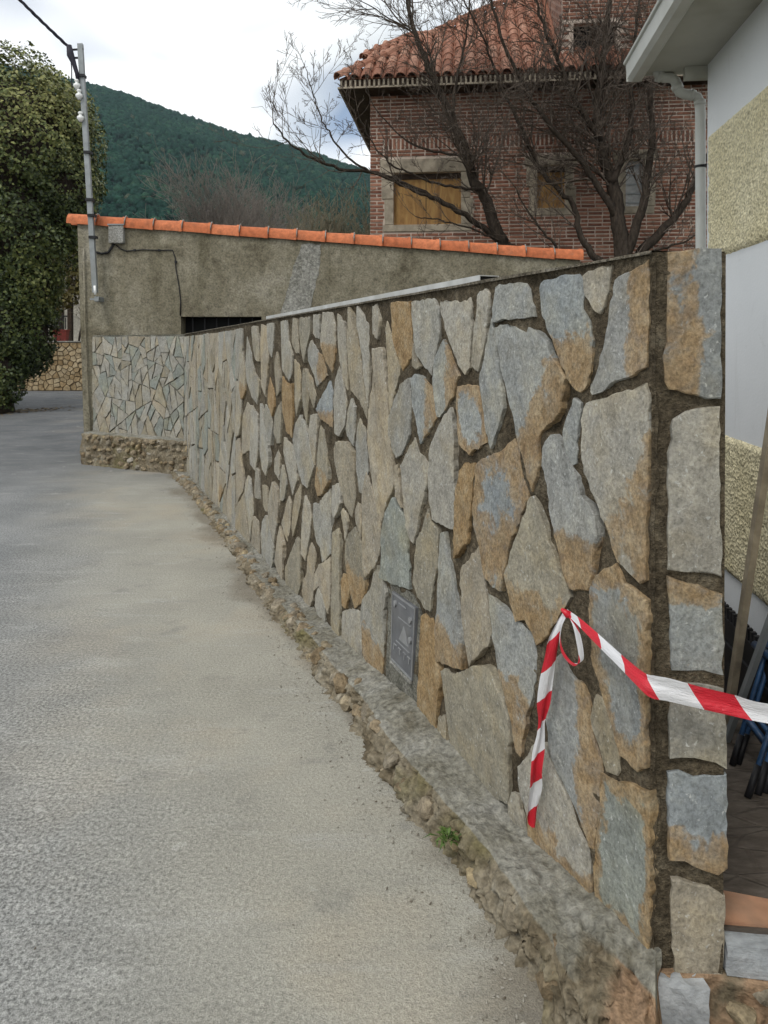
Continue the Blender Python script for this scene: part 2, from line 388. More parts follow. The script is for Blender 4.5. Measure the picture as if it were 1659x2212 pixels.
v = world_pos(t); vo = node(t, 'ShaderNodeTexVoronoi', {'Vector': v, 'Scale': 75.0, 'Randomness': 1.0}); n = tnoise(t, v, 60, 5, 0.7); n0 = tnoise(t, v, 3, 4, 0.5)
k = ramp(t, n0, [(0.3, (0.68, 0.605, 0.385)), (0.7, (0.78, 0.71, 0.49))])
k = mix(t, 1.0, k, ramp(t, n, [(0.3, 0.6), (0.5, 1.0), (0.7, 1.3)]), 'MULTIPLY')
setb(t, b, k, 0.95, 0.1); bump(t, b, mth(t, 'ADD', n, vo.outputs['Distance']), 0.7, 0.009)
M_GALV = simple("galvanised_steel", (0.27, 0.29, 0.295), 0.5, 0.12, 8, 60, 0.1, 0.001, spec=0.5, metal=0.35, dirt=(0.22, 0.22, 0.2), dirt_amt=0.4)
M_ALU = simple("aluminium", (0.58, 0.585, 0.57), 0.45, 0.08, 14, 60, 0.05, 0.001, spec=0.5, metal=0.2, dirt=(0.35, 0.33, 0.29), dirt_amt=0.45)
M_BLACK = simple("black_plastic", (0.016, 0.016, 0.018), 0.55, 0.2, 10, 60, 0.1, 0.001)
M_CABLE = simple("dark_cable", (0.022, 0.020, 0.032), 0.6, 0.2, 30, 60, 0.1, 0.001)
M_PORC = simple("porcelain", (0.78, 0.79, 0.77), 0.25, 0.05, 10, 60, 0.0, 0.001, spec=0.6)
M_PLATE = simple("cast_grey_plate", (0.125, 0.13, 0.14), 0.55, 0.15, 14, 120, 0.2, 0.001, spec=0.4, dirt=(0.22, 0.21, 0.19), dirt_amt=0.35)
M_PLATE_HI = simple("worn_relief", (0.24, 0.245, 0.25), 0.5, 0.1, 20, 120, 0.1, 0.001, spec=0.4)
M_BLUE = simple("blue_enamel_tube", (0.03, 0.085, 0.19), 0.42, 0.2, 20, 60, 0.1, 0.001, spec=0.5, dirt=(0.02, 0.02, 0.025), dirt_amt=0.7)
M_LATH = simple("grey_wood_lath", (0.34, 0.29, 0.21), 0.8, 0.2, 16, 60, 0.3, 0.002)
M_TERRA = simple("terracotta_tread", (0.44, 0.235, 0.14), 0.85, 0.14, 14, 80, 0.3, 0.003, dirt=(0.30, 0.22, 0.16), dirt_amt=0.5)
M_BLUESTONE = simple("grey_blue_granite", (0.33, 0.35, 0.365), 0.8, 0.18, 22, 90, 0.6, 0.006, dirt=(0.5, 0.51, 0.52), dirt_amt=0.6)
M_YARD, t, b = new_mat("dark_yard_paving")
v = world_pos(t, (1, 2.5, 1)); n = tnoise(t, v, 9, 6, 0.7); cr = node(t, 'ShaderNodeTexVoronoi', {'Vector': v, 'Scale': 5.0}, feature='DISTANCE_TO_EDGE').outputs['Distance']
k = ramp(t, n, [(0.3, (0.055, 0.045, 0.036)), (0.55, (0.105, 0.088, 0.073)), (0.75, (0.165, 0.145, 0.125))])
setb(t, b, k, 0.9, 0.2); bump(t, b, mth(t, 'ADD', mth(t, 'MULTIPLY', n, 0.5), mth(t, 'MINIMUM', mth(t, 'MULTIPLY', cr, 12.0), 0.6)), 0.6, 0.015)

def bark_mat(name, c1, c2):
    m, t, b = new_mat(name); v = world_pos(t, (1, 1, 0.3)); n = tnoise(t, v, 30, 6, 0.7)
    setb(t, b, ramp(t, n, [(0.3, c1), (0.7, c2)]), 0.95, 0.15); bump(t, b, n, 0.7, 0.01); return m
M_BARK = bark_mat("dark_bark", (0.018, 0.014, 0.011), (0.06, 0.047, 0.036))
M_TWIG = bark_mat("bare_twig", (0.055, 0.043, 0.035), (0.16, 0.13, 0.105))
M_TWIG3 = bark_mat("grey_twig", (0.13, 0.113, 0.10), (0.26, 0.23, 0.20))
M_TWIG2 = bark_mat("pale_twig", (0.14, 0.12, 0.08), (0.27, 0.24, 0.17))

def leaf_mat(name, stops, rough=0.5, trans=0.15):
    m, t, b = new_mat(name)
    a = node(t, 'ShaderNodeAttribute', attribute_name='rnd').outputs['Fac']
    setb(t, b, ramp(t, a, stops), rough, 0.35)
    b.inputs['Transmission Weight'].default_value = 0.0
    return m
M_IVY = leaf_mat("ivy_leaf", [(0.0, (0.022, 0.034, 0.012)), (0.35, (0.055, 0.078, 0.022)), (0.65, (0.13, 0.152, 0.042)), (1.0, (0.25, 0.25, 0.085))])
M_WEED = leaf_mat("weed_leaf", [(0.0, (0.035, 0.07, 0.012)), (1.0, (0.10, 0.16, 0.035))])
M_SHRUB = leaf_mat("yellow_shrub_leaf", [(0.0, (0.09, 0.075, 0.02)), (1.0, (0.22, 0.19, 0.06))])
M_LITTER = leaf_mat("dead_leaf", [(0.0, (0.06, 0.04, 0.02)), (1.0, (0.24, 0.19, 0.12))], 0.8)
M_FOREST, t, b = new_mat("forest_canopy")
a = node(t, 'ShaderNodeAttribute', attribute_name='rnd').outputs['Fac']; v = world_pos(t); n = tnoise(t, v, 0.6, 5, 0.7)
k = ramp(t, a, [(0.0, (0.010, 0.034, 0.026)), (0.5, (0.018, 0.052, 0.038)), (0.85, (0.030, 0.074, 0.045)), (1.0, (0.07, 0.08, 0.055))])
k = mix(t, 1.0, k, ramp(t, n, [(0.3, 0.45), (0.6, 1.35)]), 'MULTIPLY')
setb(t, b, k, 0.95, 0.05); bump(t, b, n, 1.0, 1.5)

M_TAPE, t, b = new_mat("red_white_tape")
uv = node(t, 'ShaderNodeUVMap').outputs[0]; su = node(t, 'ShaderNodeSeparateXYZ', {0: uv})
st = mth(t, 'FRACT', mth(t, 'ADD', mth(t, 'MULTIPLY', su.outputs[0], 5.2), mth(t, 'MULTIPLY', su.outputs[1], 0.22)))
k = mix(t, mth(t, 'GREATER_THAN', st, 0.5), (0.72, 0.72, 0.74), (0.60, 0.018, 0.035))
setb(t, b, k, 0.35, 0.45); bump(t, b, tnoise(t, coord(t, 'UV', (14, 2.5, 1)), 4, 4, 0.6), 0.5, 0.01)

# ------------------------------------------------------------------ the ground
def sheet(name, pts, z, mat):
    return obj(name, mesh_py(name, [(x, y, z) for x, y in pts], [list(range(len(pts)))]), mat)
struct(sheet('ground', [(-2500, -60), (2500, -60), (2500, 3500), (-2500, 3500)], -0.012, M_GRASSY))
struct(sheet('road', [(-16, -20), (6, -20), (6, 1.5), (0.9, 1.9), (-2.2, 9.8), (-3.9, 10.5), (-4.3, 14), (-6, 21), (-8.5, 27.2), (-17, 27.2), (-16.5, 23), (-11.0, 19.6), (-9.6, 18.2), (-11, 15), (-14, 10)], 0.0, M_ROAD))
struct(sheet('verge', [(-30, 10), (-14, 10), (-11, 15), (-9.6, 18.2), (-11.0, 19.6), (-16.5, 23), (-30, 24)], -0.004, M_EARTH))

# ------------------------------------------------------------------ the slate-clad wall
WA = Vector((0.633, 1.79, 0)); WTH = R(22)
WD = Vector((-math.sin(WTH), math.cos(WTH), 0)); WN = Vector((-math.cos(WTH), -math.sin(WTH), 0))
ETH = R(6.26)
WLEN = 8.45
def wtop(u): return 1.822 - 0.0082 * u
def wbot(u):
    pts = [(-0.1, .145), (0.3, .13), (0.6, .10), (0.95, .12), (1.34, .145), (1.75, .11), (2.57, .06), (3.4, .03), (9, .03)]
    for (a, p), (b_, q) in zip(pts, pts[1:]):
        if u <= b_: return p + (q - p) * max(0, (u - a) / (b_ - a))
    return .03

TONES = {'g': [(0.318, 0.306, 0.268), (0.335, 0.318, 0.275), (0.30, 0.294, 0.265)],
         'b': [(0.276, 0.285, 0.276), (0.290, 0.293, 0.278), (0.262, 0.276, 0.271)],
         'n': [(0.235, 0.253, 0.228), (0.253, 0.271, 0.247)],
         't': [(0.304, 0.271, 0.207), (0.336, 0.299, 0.235), (0.276, 0.253, 0.198), (0.317, 0.294, 0.244)],
         'o': [(0.304, 0.230, 0.129), (0.331, 0.248, 0.138)],
         'm': [(0.267, 0.281, 0.276), (0.248, 0.271, 0.281)]}

def sstep(a, b_, x):
    t = max(0.0, min(1.0, (x - a) / (b_ - a))); return t * t * (3 - 2 * t)
def densify(poly, step, amp, r):
    out = []
    n = len(poly)
    for i in range(n):
        (x0, y0), (x1, y1) = poly[i], poly[(i + 1) % n]
        L = math.hypot(x1 - x0, y1 - y0); k = max(1, int(round(L / step)))
        nx, ny = -(y1 - y0) / (L + 1e-9), (x1 - x0) / (L + 1e-9)
        for j in range(k):
            f = j / k; a = amp * (r.random() * 2 - 1) * (0.45 if j == 0 else 1.0)
            out.append((x0 + (x1 - x0) * f + nx * a, y0 + (y1 - y0) * f + ny * a))
    return out
def area(p):
    return 0.5 * sum(p[i][0] * p[(i + 1) % len(p)][1] - p[(i + 1) % len(p)][0] * p[i][1] for i in range(len(p)))
def slab_stone(poly, mode, r, back=-0.035, front=0.0, relief=0.006, step=0.020, jag=0.0045):
    """a flat stone in local (x = along, y = outward, z = up)"""
    if area(poly) < 0: poly = poly[::-1]
    P = densify(poly, step, jag, r); n = len(P)
    A_ = abs(area(P)); cx = cz = 0
    for i in range(n):
        x0, y0 = P[i]; x1, y1 = P[(i + 1) % n]; c = x0 * y1 - x1 * y0; cx += (x0 + x1) * c; cz += (y0 + y1) * c
    cx /= 6 * A_; cz /= 6 * A_
    hx = max(abs(p[0] - cx) for p in P); hz = max(abs(p[1] - cz) for p in P)
    sd_ = r.random() * 100; tilt_x = r.uniform(-.006, .006) / max(hx, .1); tilt_z = r.uniform(-.006, .006) / max(hz, .1)
    mr = sum(math.hypot(p[0] - cx, p[1] - cz) for p in P) / n; c1 = 1 - .0025 / mr; c2 = 1 - .012 / mr
    rings = [(1.0, back), (1.0, front - 0.0025), (c1, front - 0.0003), (c2, front), (0.70, front), (0.36, front)]
    V = []; F = []; RU = []
    def rust(x, z, e):
        a = (x - cx) / hx; b_ = (z - cz) / hz; m = mode[1:]; base = {'t': .12, 'o': .72, 'm': .12}.get(mode[0], .05)
        if m == '1': s = sstep(-.25, .35, -a)
        elif m == '2': s = sstep(-.15, .45, -b_)
        elif m == '3': s = sstep(-.1, .4, (-a - b_) * .6)
        elif m == '4': s = sstep(.45, .95, e)
        elif m == '5': s = sstep(.35, .85, max(e * .95, .55 - b_ * .9))
        elif m == '6': s = sstep(.2, .6, b_)
        elif m == '7': s = sstep(-.45, .05, a)
        else: s = 0
        return base + (0.70 - base) * s
    for s, y in rings:
        for (x, z) in P:
            xx = cx + (x - cx) * s; zz = cz + (z - cz) * s
            yy = y
            if s < 1.0 or y > back: yy = y + tilt_x * (xx - cx) + tilt_z * (zz - cz)
            if y > back and y >= front - .002: yy += relief * fbm(xx * 7 + sd_, zz * 4, sd_)
            V.append((xx, yy, zz)); RU.append(rust(xx, zz, s))
    V.append((cx, front + relief * fbm(cx * 7 + sd_, cz * 4, sd_), cz)); RU.append(rust(cx, cz, 0))
    for q in range(len(rings) - 1):
        for i in range(n):
            F.append([q * n + i, q * n + n + i, q * n + n + (i + 1) % n, q * n + (i + 1) % n])
    q = len(rings) - 1
    for i in range(n): F.append([q * n + i, len(V) - 1, q * n + (i + 1) % n])
    return V, F, RU
def place_stone(poly, mode, parent, r, rot=None, loc=None, sgn=1, **kw):
    V, F, RU = slab_stone(poly, mode, r, **kw)
    m = mesh_py('stone', V, F, False, {'rust': RU})
    o = obj('stone', m, M_STONE, parent)
    c = r.choice(TONES[mode[0]]); j = r.uniform(.9, 1.08); o.color = (c[0] * j, c[1] * j, c[2] * j, 1)
    if rot is not None: o.rotation_euler = (0, 0, rot)
    if loc is not None: o.location = loc
    return o

STONES = """t 1843,1784 1788,1791 1735,1714 1756,1630 1824,1657
o3 1587,1784 1415,1783 1398,1680 1393,1562 1482,1498 1576,1628
g 1389,1779 1197,1783 1150,1744 1147,1646 1201,1490 1289,1535 1351,1586 1383,1703
g 1135,1768 919,1754 898,1768 887,1732 892,1528 924,1502 961,1526 1075,1651 1132,1738
g 852,1775 802,1791 771,1772 787,1641 836,1517 882,1533 872,1657 857,1716
b 727,1790 704,1800 551,1791 531,1772 507,1719 503,1690 616,1686 740,1680 736,1744
m2 473,1785 443,1793 397,1793 332,1796 289,1794 267,1769 267,1699 242,1667 223,1617 226,1553 244,1498 272,1478 291,1480 331,1514 385,1582 421,1636 465,1708 477,1755
t 258,1787 236,1799 147,1803 154,1775 169,1726 193,1684 220,1702 247,1735
b 754,1690 736,1654 703,1547 676,1460 667,1405 703,1337 749,1266 777,1315 806,1399 836,1490 807,1545 778,1617
b3 731,1659 677,1667 625,1661 587,1651 542,1637 530,1655 480,1636 443,1615 421,1577 385,1553 337,1510 357,1461 371,1411 464,1352 475,1317 468,1250 490,1204 513,1166 541,1222 590,1304 615,1377 650,1443 681,1501 703,1579 731,1635
t 1674,1686 1657,1711 1608,1647 1568,1585 1513,1512 1520,1481 1567,1412 1608,1309 1624,1384 1649,1521
t 1821,1587 1691,1592 1657,1508 1641,1420 1624,1321 1575,1089 1564,1010 1641,927 1717,816 1788,853 1852,1021 1899,1163 1880,1301 1806,1412 1797,1505
t 1386,1609 1365,1586 1330,1540 1309,1523 1351,1508 1379,1521
g 1430,1467 1403,1471 1400,1385 1396,1339 1415,1242 1497,1149 1544,1124 1583,1162 1624,1220 1624,1283 1567,1362 1497,1440
m1 1392,1468 1358,1487 1275,1473 1236,1458 1197,1443 1171,1389 1153,1336 1197,1293 1275,1235 1309,1214 1343,1296 1386,1375
m1 1104,1624 1075,1598 1028,1551 972,1495 1000,1468 1017,1421 1122,1339 1146,1336 1165,1401 1184,1454 1182,1532 1147,1581
m4 994,1458 918,1467 841,1463 826,1422 806,1375 777,1282 876,1240 891,1223 961,1255 983,1325 1000,1396
g 1034,1378 1022,1321 1011,1254 1016,1149 1010,1046 1010,942 1085,936 1196,939 1215,1007 1216,1119 1203,1204 1146,1287 1098,1335
g 1364,1230 1316,1173 1209,1142 1248,1046 1288,965 1329,870 1371,802 1407,811 1459,871 1474,959 1489,1028 1505,1099 1459,1148
t 1559,1091 1523,1102 1505,1014 1482,927 1497,936 1544,964
n 1583,950 1520,919 1466,894 1437,816 1437,747 1422,692 1429,600 1567,578 1735,561 1717,631 1700,781 1657,873
t 1288,885 1241,969 1215,924 1158,909 1152,891 1152,765 1189,688 1209,579 1274,578 1329,601 1383,643 1364,725 1336,831
o 982,1154 939,1189 866,1200 860,1173 881,1130 891,1018 906,915 928,907 1004,839 1010,942 1005,1073
m5 850,1194 825,1213 786,1228 702,1258 615,1311 594,1285 577,1225 553,1181 537,1140 573,1084 577,1058 623,990 648,929 666,873 679,819 729,818 776,833 805,893 830,950 855,993 860,1074 850,1150
t2 529,1145 505,1154 475,1113 434,1046 434,1035 398,994 356,952 325,905 355,863 397,808 425,769 481,719 508,748 540,773 593,750 631,815 657,876 623,958 573,1042
b2 399,1349 367,1334 330,1286 290,1245 274,1196 234,1181 212,1158 203,1109 212,1050 218,999 242,953 322,930 342,948 363,991 391,1053 394,1059 419,1116 434,1196 460,1251 457,1303 427,1335
b 304,1456 272,1446 278,1399 294,1339 297,1283 323,1271 350,1320 357,1360 330,1406
b1 50,1792 21,1806 19,1748 20,1686 22,1593 24,1550 49,1540 75,1525 106,1520 146,1507 181,1485 219,1473 227,1483 203,1532 177,1593 156,1676 137,1764 122,1772 78,1781
g3 249,1447 181,1462 106,1483 54,1496 22,1511 13,1485 12,1377 16,1252 16,1091 16,1043 38,1029 64,1042 119,1062 196,1193 223,1222 251,1263 265,1313 268,1400
b4 236,978 218,994 159,1032 130,1050 110,1035 95,1013 49,1006 9,995 4,945 8,883 12,792 15,690 11,596 40,574 77,583 101,581 141,641 187,713 222,760 237,865
t 204,689 179,689 149,638 117,589 112,538 124,516 165,508 186,544 221,593 230,617
n4 182,491 124,500 62,526 18,532 7,543 2,471 3,345 5,192 9,109 45,112 107,119 172,115 206,146 211,210 203,298 186,391
b1 388,713 358,736 309,697 253,686 230,645 221,576 186,522 186,456 207,351 220,271 238,265 279,320 332,366 371,398 407,446 423,523 408,627
g2 574,308 488,418 439,442 407,403 356,364 298,309 238,254 229,209 228,131 269,115 336,82 427,63 492,65 515,120 527,196 562,253
t 612,209 579,219 566,181 538,131 534,89 612,78 633,106 633,161
b2 766,778 710,772 639,758 588,752 532,745 500,708 489,678 492,620 515,546 539,492 555,418 571,339 596,345 613,391 630,442 656,494 692,540 714,592 738,640 761,718
t 1121,383 1073,412 1003,419 927,460 864,505 794,535 756,538 719,510 665,472 630,428 625,384 638,278 642,156 718,128 793,105 874,111 959,108 1026,104 1049,157 1072,241 1102,320
t 971,809 896,869 835,922 810,896 795,827 766,740 747,660 775,607 854,539 911,487 938,558 954,608 971,675 982,749
b2 1134,895 1097,911 1062,842 1015,755 971,664 949,579 943,530 943,464 1026,441 1164,407 1170,473 1177,515 1158,615 1146,755
o2 1308,527 1274,547 1183,563 1180,475 1158,406 1121,366 1139,266 1157,148 1176,73 1247,77 1315,103 1322,216 1322,389
t 1145,198 1084,236 1072,161 1072,86 1102,66 1145,88
n 2022,1791 1942,1743 1885,1694 1885,1572 1885,1437 1914,1314 1943,1435 1972,1558 2032,1711
t 2137,1793 2074,1691 2012,1599 1972,1503 1943,1394 1914,1300 1923,1259 2002,1342 2127,1384 2148,1527 2159,1643
t 2341,1769 2214,1716 2181,1570 2170,1382 2237,1422 2306,1524 2341,1645
t2 2579,1786 2426,1776 2377,1706 2377,1569 2426,1461 2528,1513 2620,1607 2606,1703
g 2773,1778 2633,1776 2647,1640 2730,1649 2787,1674
t 3047,1771 2831,1772 2846,1675 2922,1591 2969,1504 3032,1582 3064,1696
t 3214,1772 3129,1769 3096,1652 3080,1555 3147,1563 3232,1626
g 3525,1763 3356,1767 3320,1636 3215,1545 3250,1425 3321,1376 3507,1445 3526,1580
b1 2817,1637 2716,1583 2580,1519 2515,1442 2689,1371 2759,1442 2862,1514 2876,1582
m2 2489,1412 2439,1344 2427,1168 2634,1196 2717,1246 2607,1326
b 2378,1424 2318,1494 2237,1408 2193,1315 2226,1202 2318,1133 2378,1142 2407,1300
b 2106,1342 2064,1303 2074,1181 2106,1107 2193,1147 2220,1181 2171,1280
g 2012,1251 1923,1190 1904,1097 1885,1019 1963,897 2013,901 2054,1007 2068,1111 2054,1184
t 2354,1099 2215,1115 2106,1078 2081,1003 2064,864 2117,754 2216,792 2295,896 2366,999 2383,1058
t2 2648,1154 2581,1129 2516,1017 2490,864 2608,780 2704,746 2761,802 2718,991
b 3065,1180 2954,1124 2863,1031 2775,908 2894,762 3003,779 3116,885 3200,1009 3148,1114
t 2833,1199 2703,1214 2704,1116 2746,921 2804,979 2848,1101
t 2040,843 1999,842 1973,805 1970,751 1976,689 2013,713 2068,748 2082,788
t 1904,1009 1848,951 1808,910 1742,792 1736,723 1760,657 1832,576 1921,508 1953,561 1953,690 1957,804 1959,909 1953,919
t2 2160,666 2068,715 2027,691 1973,662 1960,596 1940,510 1934,429 1960,380 2075,315 2110,347 2146,389 2190,464 2220,539 2209,610
t 2250,769 2182,758 2168,722 2182,665 2220,613 2242,672 2265,716 2280,748
t 2424,608 2319,654 2288,631 2281,563 2288,462 2289,312 2289,187 2312,58 2336,44 2400,72 2447,108 2446,238 2429,424 2436,525
o 2250,437 2205,445 2168,397 2165,349 2198,276 2243,276 2261,330 2276,385
n 2752,702 2658,715 2569,774 2457,836 2449,677 2452,490 2605,403 2641,475 2705,492 2752,558 2771,648
t 2659,372 2552,417 2456,468 2458,364 2466,257 2473,208 2509,144 2552,183 2614,228 2669,261 2749,199 2730,298
g 2678,242 2596,207 2544,165 2552,98 2579,63 2660,46 2706,74 2763,106 2753,170
n 2435,856 2319,886 2280,832 2272,794 2335,722 2383,694 2424,719 2435,783
g2 1766,607 1725,570 1656,518 1684,432 1684,351 1690,280 1701,190 1719,127 1808,99 1940,65 1951,162 1973,315 1947,398 1845,479 1808,556
n 2266,234 2154,285 1993,328 1984,266 1967,156 1967,87 2055,48 2139,39 2169,57 2258,48 2270,168
t 3101,427 3057,408 3036,319 3037,171 3147,-17 3238,9 3369,19 3418,93 3393,170 3308,248 3191,351
t 2830,456 2772,442 2753,364 2772,275 2802,127 2851,78 2953,68 3005,105 2984,193 2911,259 2890,356
t 3557,392 3506,326 3468,284 3482,44 3639,77 3707,112 3679,186 3638,295
t 3306,639 3259,605 3283,502 3331,392 3380,330 3455,370 3505,423 3429,503 3379,576
t 3045,763 3035,671 3079,586 3145,483 3202,403 3237,463 3213,577 3167,671
t 2930,714 2849,666 2820,599 2850,502 2931,323 3015,348 3004,467 2982,588
n 3980,376 3861,387 3818,287 3720,209 3749,101 3791,43 4075,65 4105,214 4073,314
t 3746,652 3609,629 3570,532 3637,407 3706,246 3818,321 3876,425 3846,554
t 3190,1520 3068,1480 3036,1411 3047,1281 3146,1167 3184,1273 3184,1393
o2 3467,1401 3331,1344 3220,1367 3209,1271 3210,1150 3250,1024 3393,1046 3480,1158 3492,1285
t 2972,1465 2911,1370 2870,1293 2932,1134 2994,1238 3004,1371
t 2931,1466 2801,1409 2725,1318 2782,1243 2850,1311 2904,1393
o 3831,1381 3705,1272 3692,1187 3761,1115 3876,1201 3875,1297
t 3531,1231 3514,1155 3533,954 3625,943 3734,1003 3706,1119 3624,1179
g 3980,1180 3847,1148 3762,1068 3805,908 3936,968 3996,1081
b 4152,1175 4042,1112 4003,1024 3863,901 3864,778 3938,670 4091,703 4154,816 4166,1030
b 4421,1141 4198,1085 4193,861 4220,785 4321,646 4495,673 4502,771 4447,966
t 4754,1030 4601,1151 4463,1130 4483,887 4530,782 4795,709 4794,892
t 4132,1762 3947,1743 3918,1625 3874,1502 3965,1236 4088,1300 4118,1498 4155,1655
g 4616,1675 4453,1552 4384,1389 4183,1338 4184,1259 4250,1161 4420,1208 4600,1305 4673,1457
g 3917,1756 3689,1763 3731,1638 3788,1524 3868,1557 3912,1653
t 3599,900 3533,863 3547,706 3708,733 3707,827
b 3418,1005 3227,972 3158,890 3136,773 3228,661 3322,768 3431,909
t 3764,657 3600,626 3574,533 3628,397 3837,400 3865,558
t 5124,824 4955,834 4915,677 4937,512 5064,293 5149,436 5169,643
t 5839,653 5441,754 5325,665 5349,558 5637,446 5922,337 5920,542
t 4356,493 4253,679 4155,672 4141,466 4339,436"""
QUOINS = """m7 35,1823 110,1830 155,1828 154,1745 153,1654 152,1478 121,1478 98,1484 74,1490 36,1499 27,1517 24,1575 34,1609 34,1716
g 153,1460 152,1350 154,1228 157,1062 119,1069 73,1069 35,1073 36,1191 36,1287 36,1348 45,1379 42,1410 48,1428 76,1447
m6 35,1059 63,1048 106,1039 161,1021 164,928 165,827 121,837 83,835 47,834 42,898 41,972
g 45,801 107,807 164,800 169,706 171,612 145,625 98,633 43,627 39,724
m2 38,589 65,596 98,585 172,597 172,484 172,380 151,363 118,371 75,387 41,387 39,474
t 46,340 66,342 99,332 132,329 170,310 168,211 161,123 114,114 54,106 49,201"""
def parse(txt):
    out = []
    for l in txt.strip().splitlines():
        k, *p = l.split(); out.append((k, [tuple(int(a) / 1000 for a in q.split(',')) for q in p]))
    return out

wall = thing('stone_wall', 'long garden wall clad in grey and ochre crazy-paved slate slabs beside the road', 'wall', WA, R(90) + WTH)
r0 = random.Random(11)
traced = [q for q in parse(STONES) if min(a for a, b_ in q[1]) < 4.85]
def grow(p, g):
    cx = sum(a for a, b_ in p) / len(p); cz = sum(b_ for a, b_ in p) / len(p)
    return [(a + (a - cx) / (math.hypot(a - cx, b_ - cz) + 1e-6) * g, b_ + (b_ - cz) / (math.hypot(a - cx, b_ - cz) + 1e-6) * g) for a, b_ in p]
def shards(poly, amin, amax, r, stretch=1.0):
    """break an outline into angular crazy-paving pieces"""
    A_ = abs(area(poly))
    if A_ < r.uniform(amin, amax): return [poly]
    cx = sum(a for a, b_ in poly) / len(poly); cz = sum(b_ for a, b_ in poly) / len(poly)
    best = max(((math.hypot(p[0] - q[0], (p[1] - q[1]) / stretch), p, q) for p in poly for q in poly), key=lambda k: k[0]); _, p, q = best
    an = math.atan2((q[1] - p[1]) / stretch, q[0] - p[0]) + r.uniform(-.75, .75); f = r.uniform(.34, .66)
    nx, nz = math.cos(an), math.sin(an) / stretch; c = nx * (p[0] + (q[0] - p[0]) * f) + nz * (p[1] + (q[1] - p[1]) * f)
    a_ = clip(poly, nx, nz, c); b_ = clip(poly, -nx, -nz, -c)
    if len(a_) < 3 or len(b_) < 3: return [poly]
    return shards(a_, amin, amax, r, stretch) + shards(b_, amin, amax, r, stretch)
def inset(poly, g):
    if area(poly) < 0: poly = poly[::-1]
    out = poly; n = len(poly)
    for i in range(n):
        (x0, y0), (x1, y1) = poly[i], poly[(i + 1) % n]; L = math.hypot(x1 - x0, y1 - y0)
        if L < 1e-5: continue
        nx, ny = (y1 - y0) / L, -(x1 - x0) / L
        out = clip(out, nx, ny, nx * x0 + ny * y0 - g)
        if len(out) < 3: return None
    return out if abs(area(out)) > .003 else None
for k, p in traced:
    fr = r0.uniform(0.0, 0.006)
    if min(a for a, b_ in p) > 1.85: k = {'b': 'g', 'n': 'g'}.get(k[0], k[0]) + k[1:]
    place_stone(grow(p, .0022), k, wall, r0, front=fr, relief=0.006 if p[0][0] < 2 else 0.004)

# the slabs farther along: cells grown round scattered centres
def inside(p, poly):
    x, y = p; c = False; n = len(poly)
    for i in range(n):
        x0, y0 = poly[i]; x1, y1 = poly[(i + 1) % n]
        if (y0 > y) != (y1 > y) and x < (x1 - x0) * (y - y0) / (y1 - y0) + x0: c = not c
    return c
def pdist(p, poly):
    best = 9; n = len(poly)
    for i in range(n):
        x0, y0 = poly[i]; x1, y1 = poly[(i + 1) % n]; dx, dy = x1 - x0, y1 - y0
        f = max(0, min(1, ((p[0] - x0) * dx + (p[1] - y0) * dy) / (dx * dx + dy * dy + 1e-9)))
        best = min(best, math.hypot(p[0] - x0 - f * dx, p[1] - y0 - f * dy))
    return best
def clip(poly, a, b_, c):
    """keep a*x + b*y <= c"""
    out = []; n = len(poly)
    for i in range(n):
        p, q = poly[i], poly[(i + 1) % n]; dp = a * p[0] + b_ * p[1] - c; dq = a * q[0] + b_ * q[1] - c
        if dp <= 0: out.append(p)
        if (dp < 0 < dq) or (dq < 0 < dp):
            f = dp / (dp - dq); out.append((p[0] + (q[0] - p[0]) * f, p[1] + (q[1] - p[1]) * f))
    return out
def cells(seeds, dummies, u0, u1, bot, top, gap, an=1.0):
    if an != 1.0:
        q = cells([(a, b_ / an) for a, b_ in seeds], [(a, b_ / an) for a, b_ in dummies], u0, u1, lambda u: bot(u) / an, lambda u: top(u) / an, gap)
        return [[(a, b_ * an) for a, b_ in p] for p in q]
    allp = seeds + dummies; res = []
    for i, s in enumerate(seeds):
        poly = [(u0, bot(s[0])), (u1, bot(s[0])), (u1, top(s[0])), (u0, top(s[0]))]
        for j, q in enumerate(allp):
            if i == j: continue
            dx, dy = q[0] - s[0], q[1] - s[1]; L = math.hypot(dx, dy)
            if L > 1.1 or L < 1e-6: continue
            a, b_ = dx / L, dy / L; c = a * (s[0] + q[0]) / 2 + b_ * (s[1] + q[1]) / 2 - gap
            poly = clip(poly, a, b_, c)
            if len(poly) < 3: break
        if len(poly) >= 3 and abs(area(poly)) > 0.006: res.append(poly)
    return res
def scatter(u0, u1, bot, top, dmin, aniso, r, avoid=(), keep=0.10, tries=6000):
    pts = []
    for _ in range(tries):
        u = r.uniform(u0, u1); z = r.uniform(bot(u) + .03, top(u) - .03)
        if any(math.hypot(u - a, (z - b_) / aniso) < dmin for a, b_ in pts): continue
        bad = False
        for p in avoid:
            if abs(p[0][0] - u) > 1.2: continue
            if inside((u, z), p) or pdist((u, z), p) < keep: bad = True; break
        if not bad: pts.append((u, z))
    return pts
tp = [p for k, p in traced]
plaque_poly = [(1.33, .04), (1.64, .04), (1.62, .58), (1.32, .58)]
SPLIT = 5.0
seeds = scatter(2.7, SPLIT - .02, wbot, lambda u: wtop(u) - .03, .25, 1.3, r0, tp + [plaque_poly])
dum = []
for p in tp:
    if max(a for a, b_ in p) < 2.2: continue
    cx = sum(a for a, b_ in p) / len(p); cz = sum(b_ for a, b_ in p) / len(p)
    for (x, z) in densify(p, .05, 0, r0):
        L = math.hypot(cx - x, cz - z); f = min(.07, L * .6) / (L + 1e-6); dum.append((x + (cx - x) * f, z + (cz - z) * f))
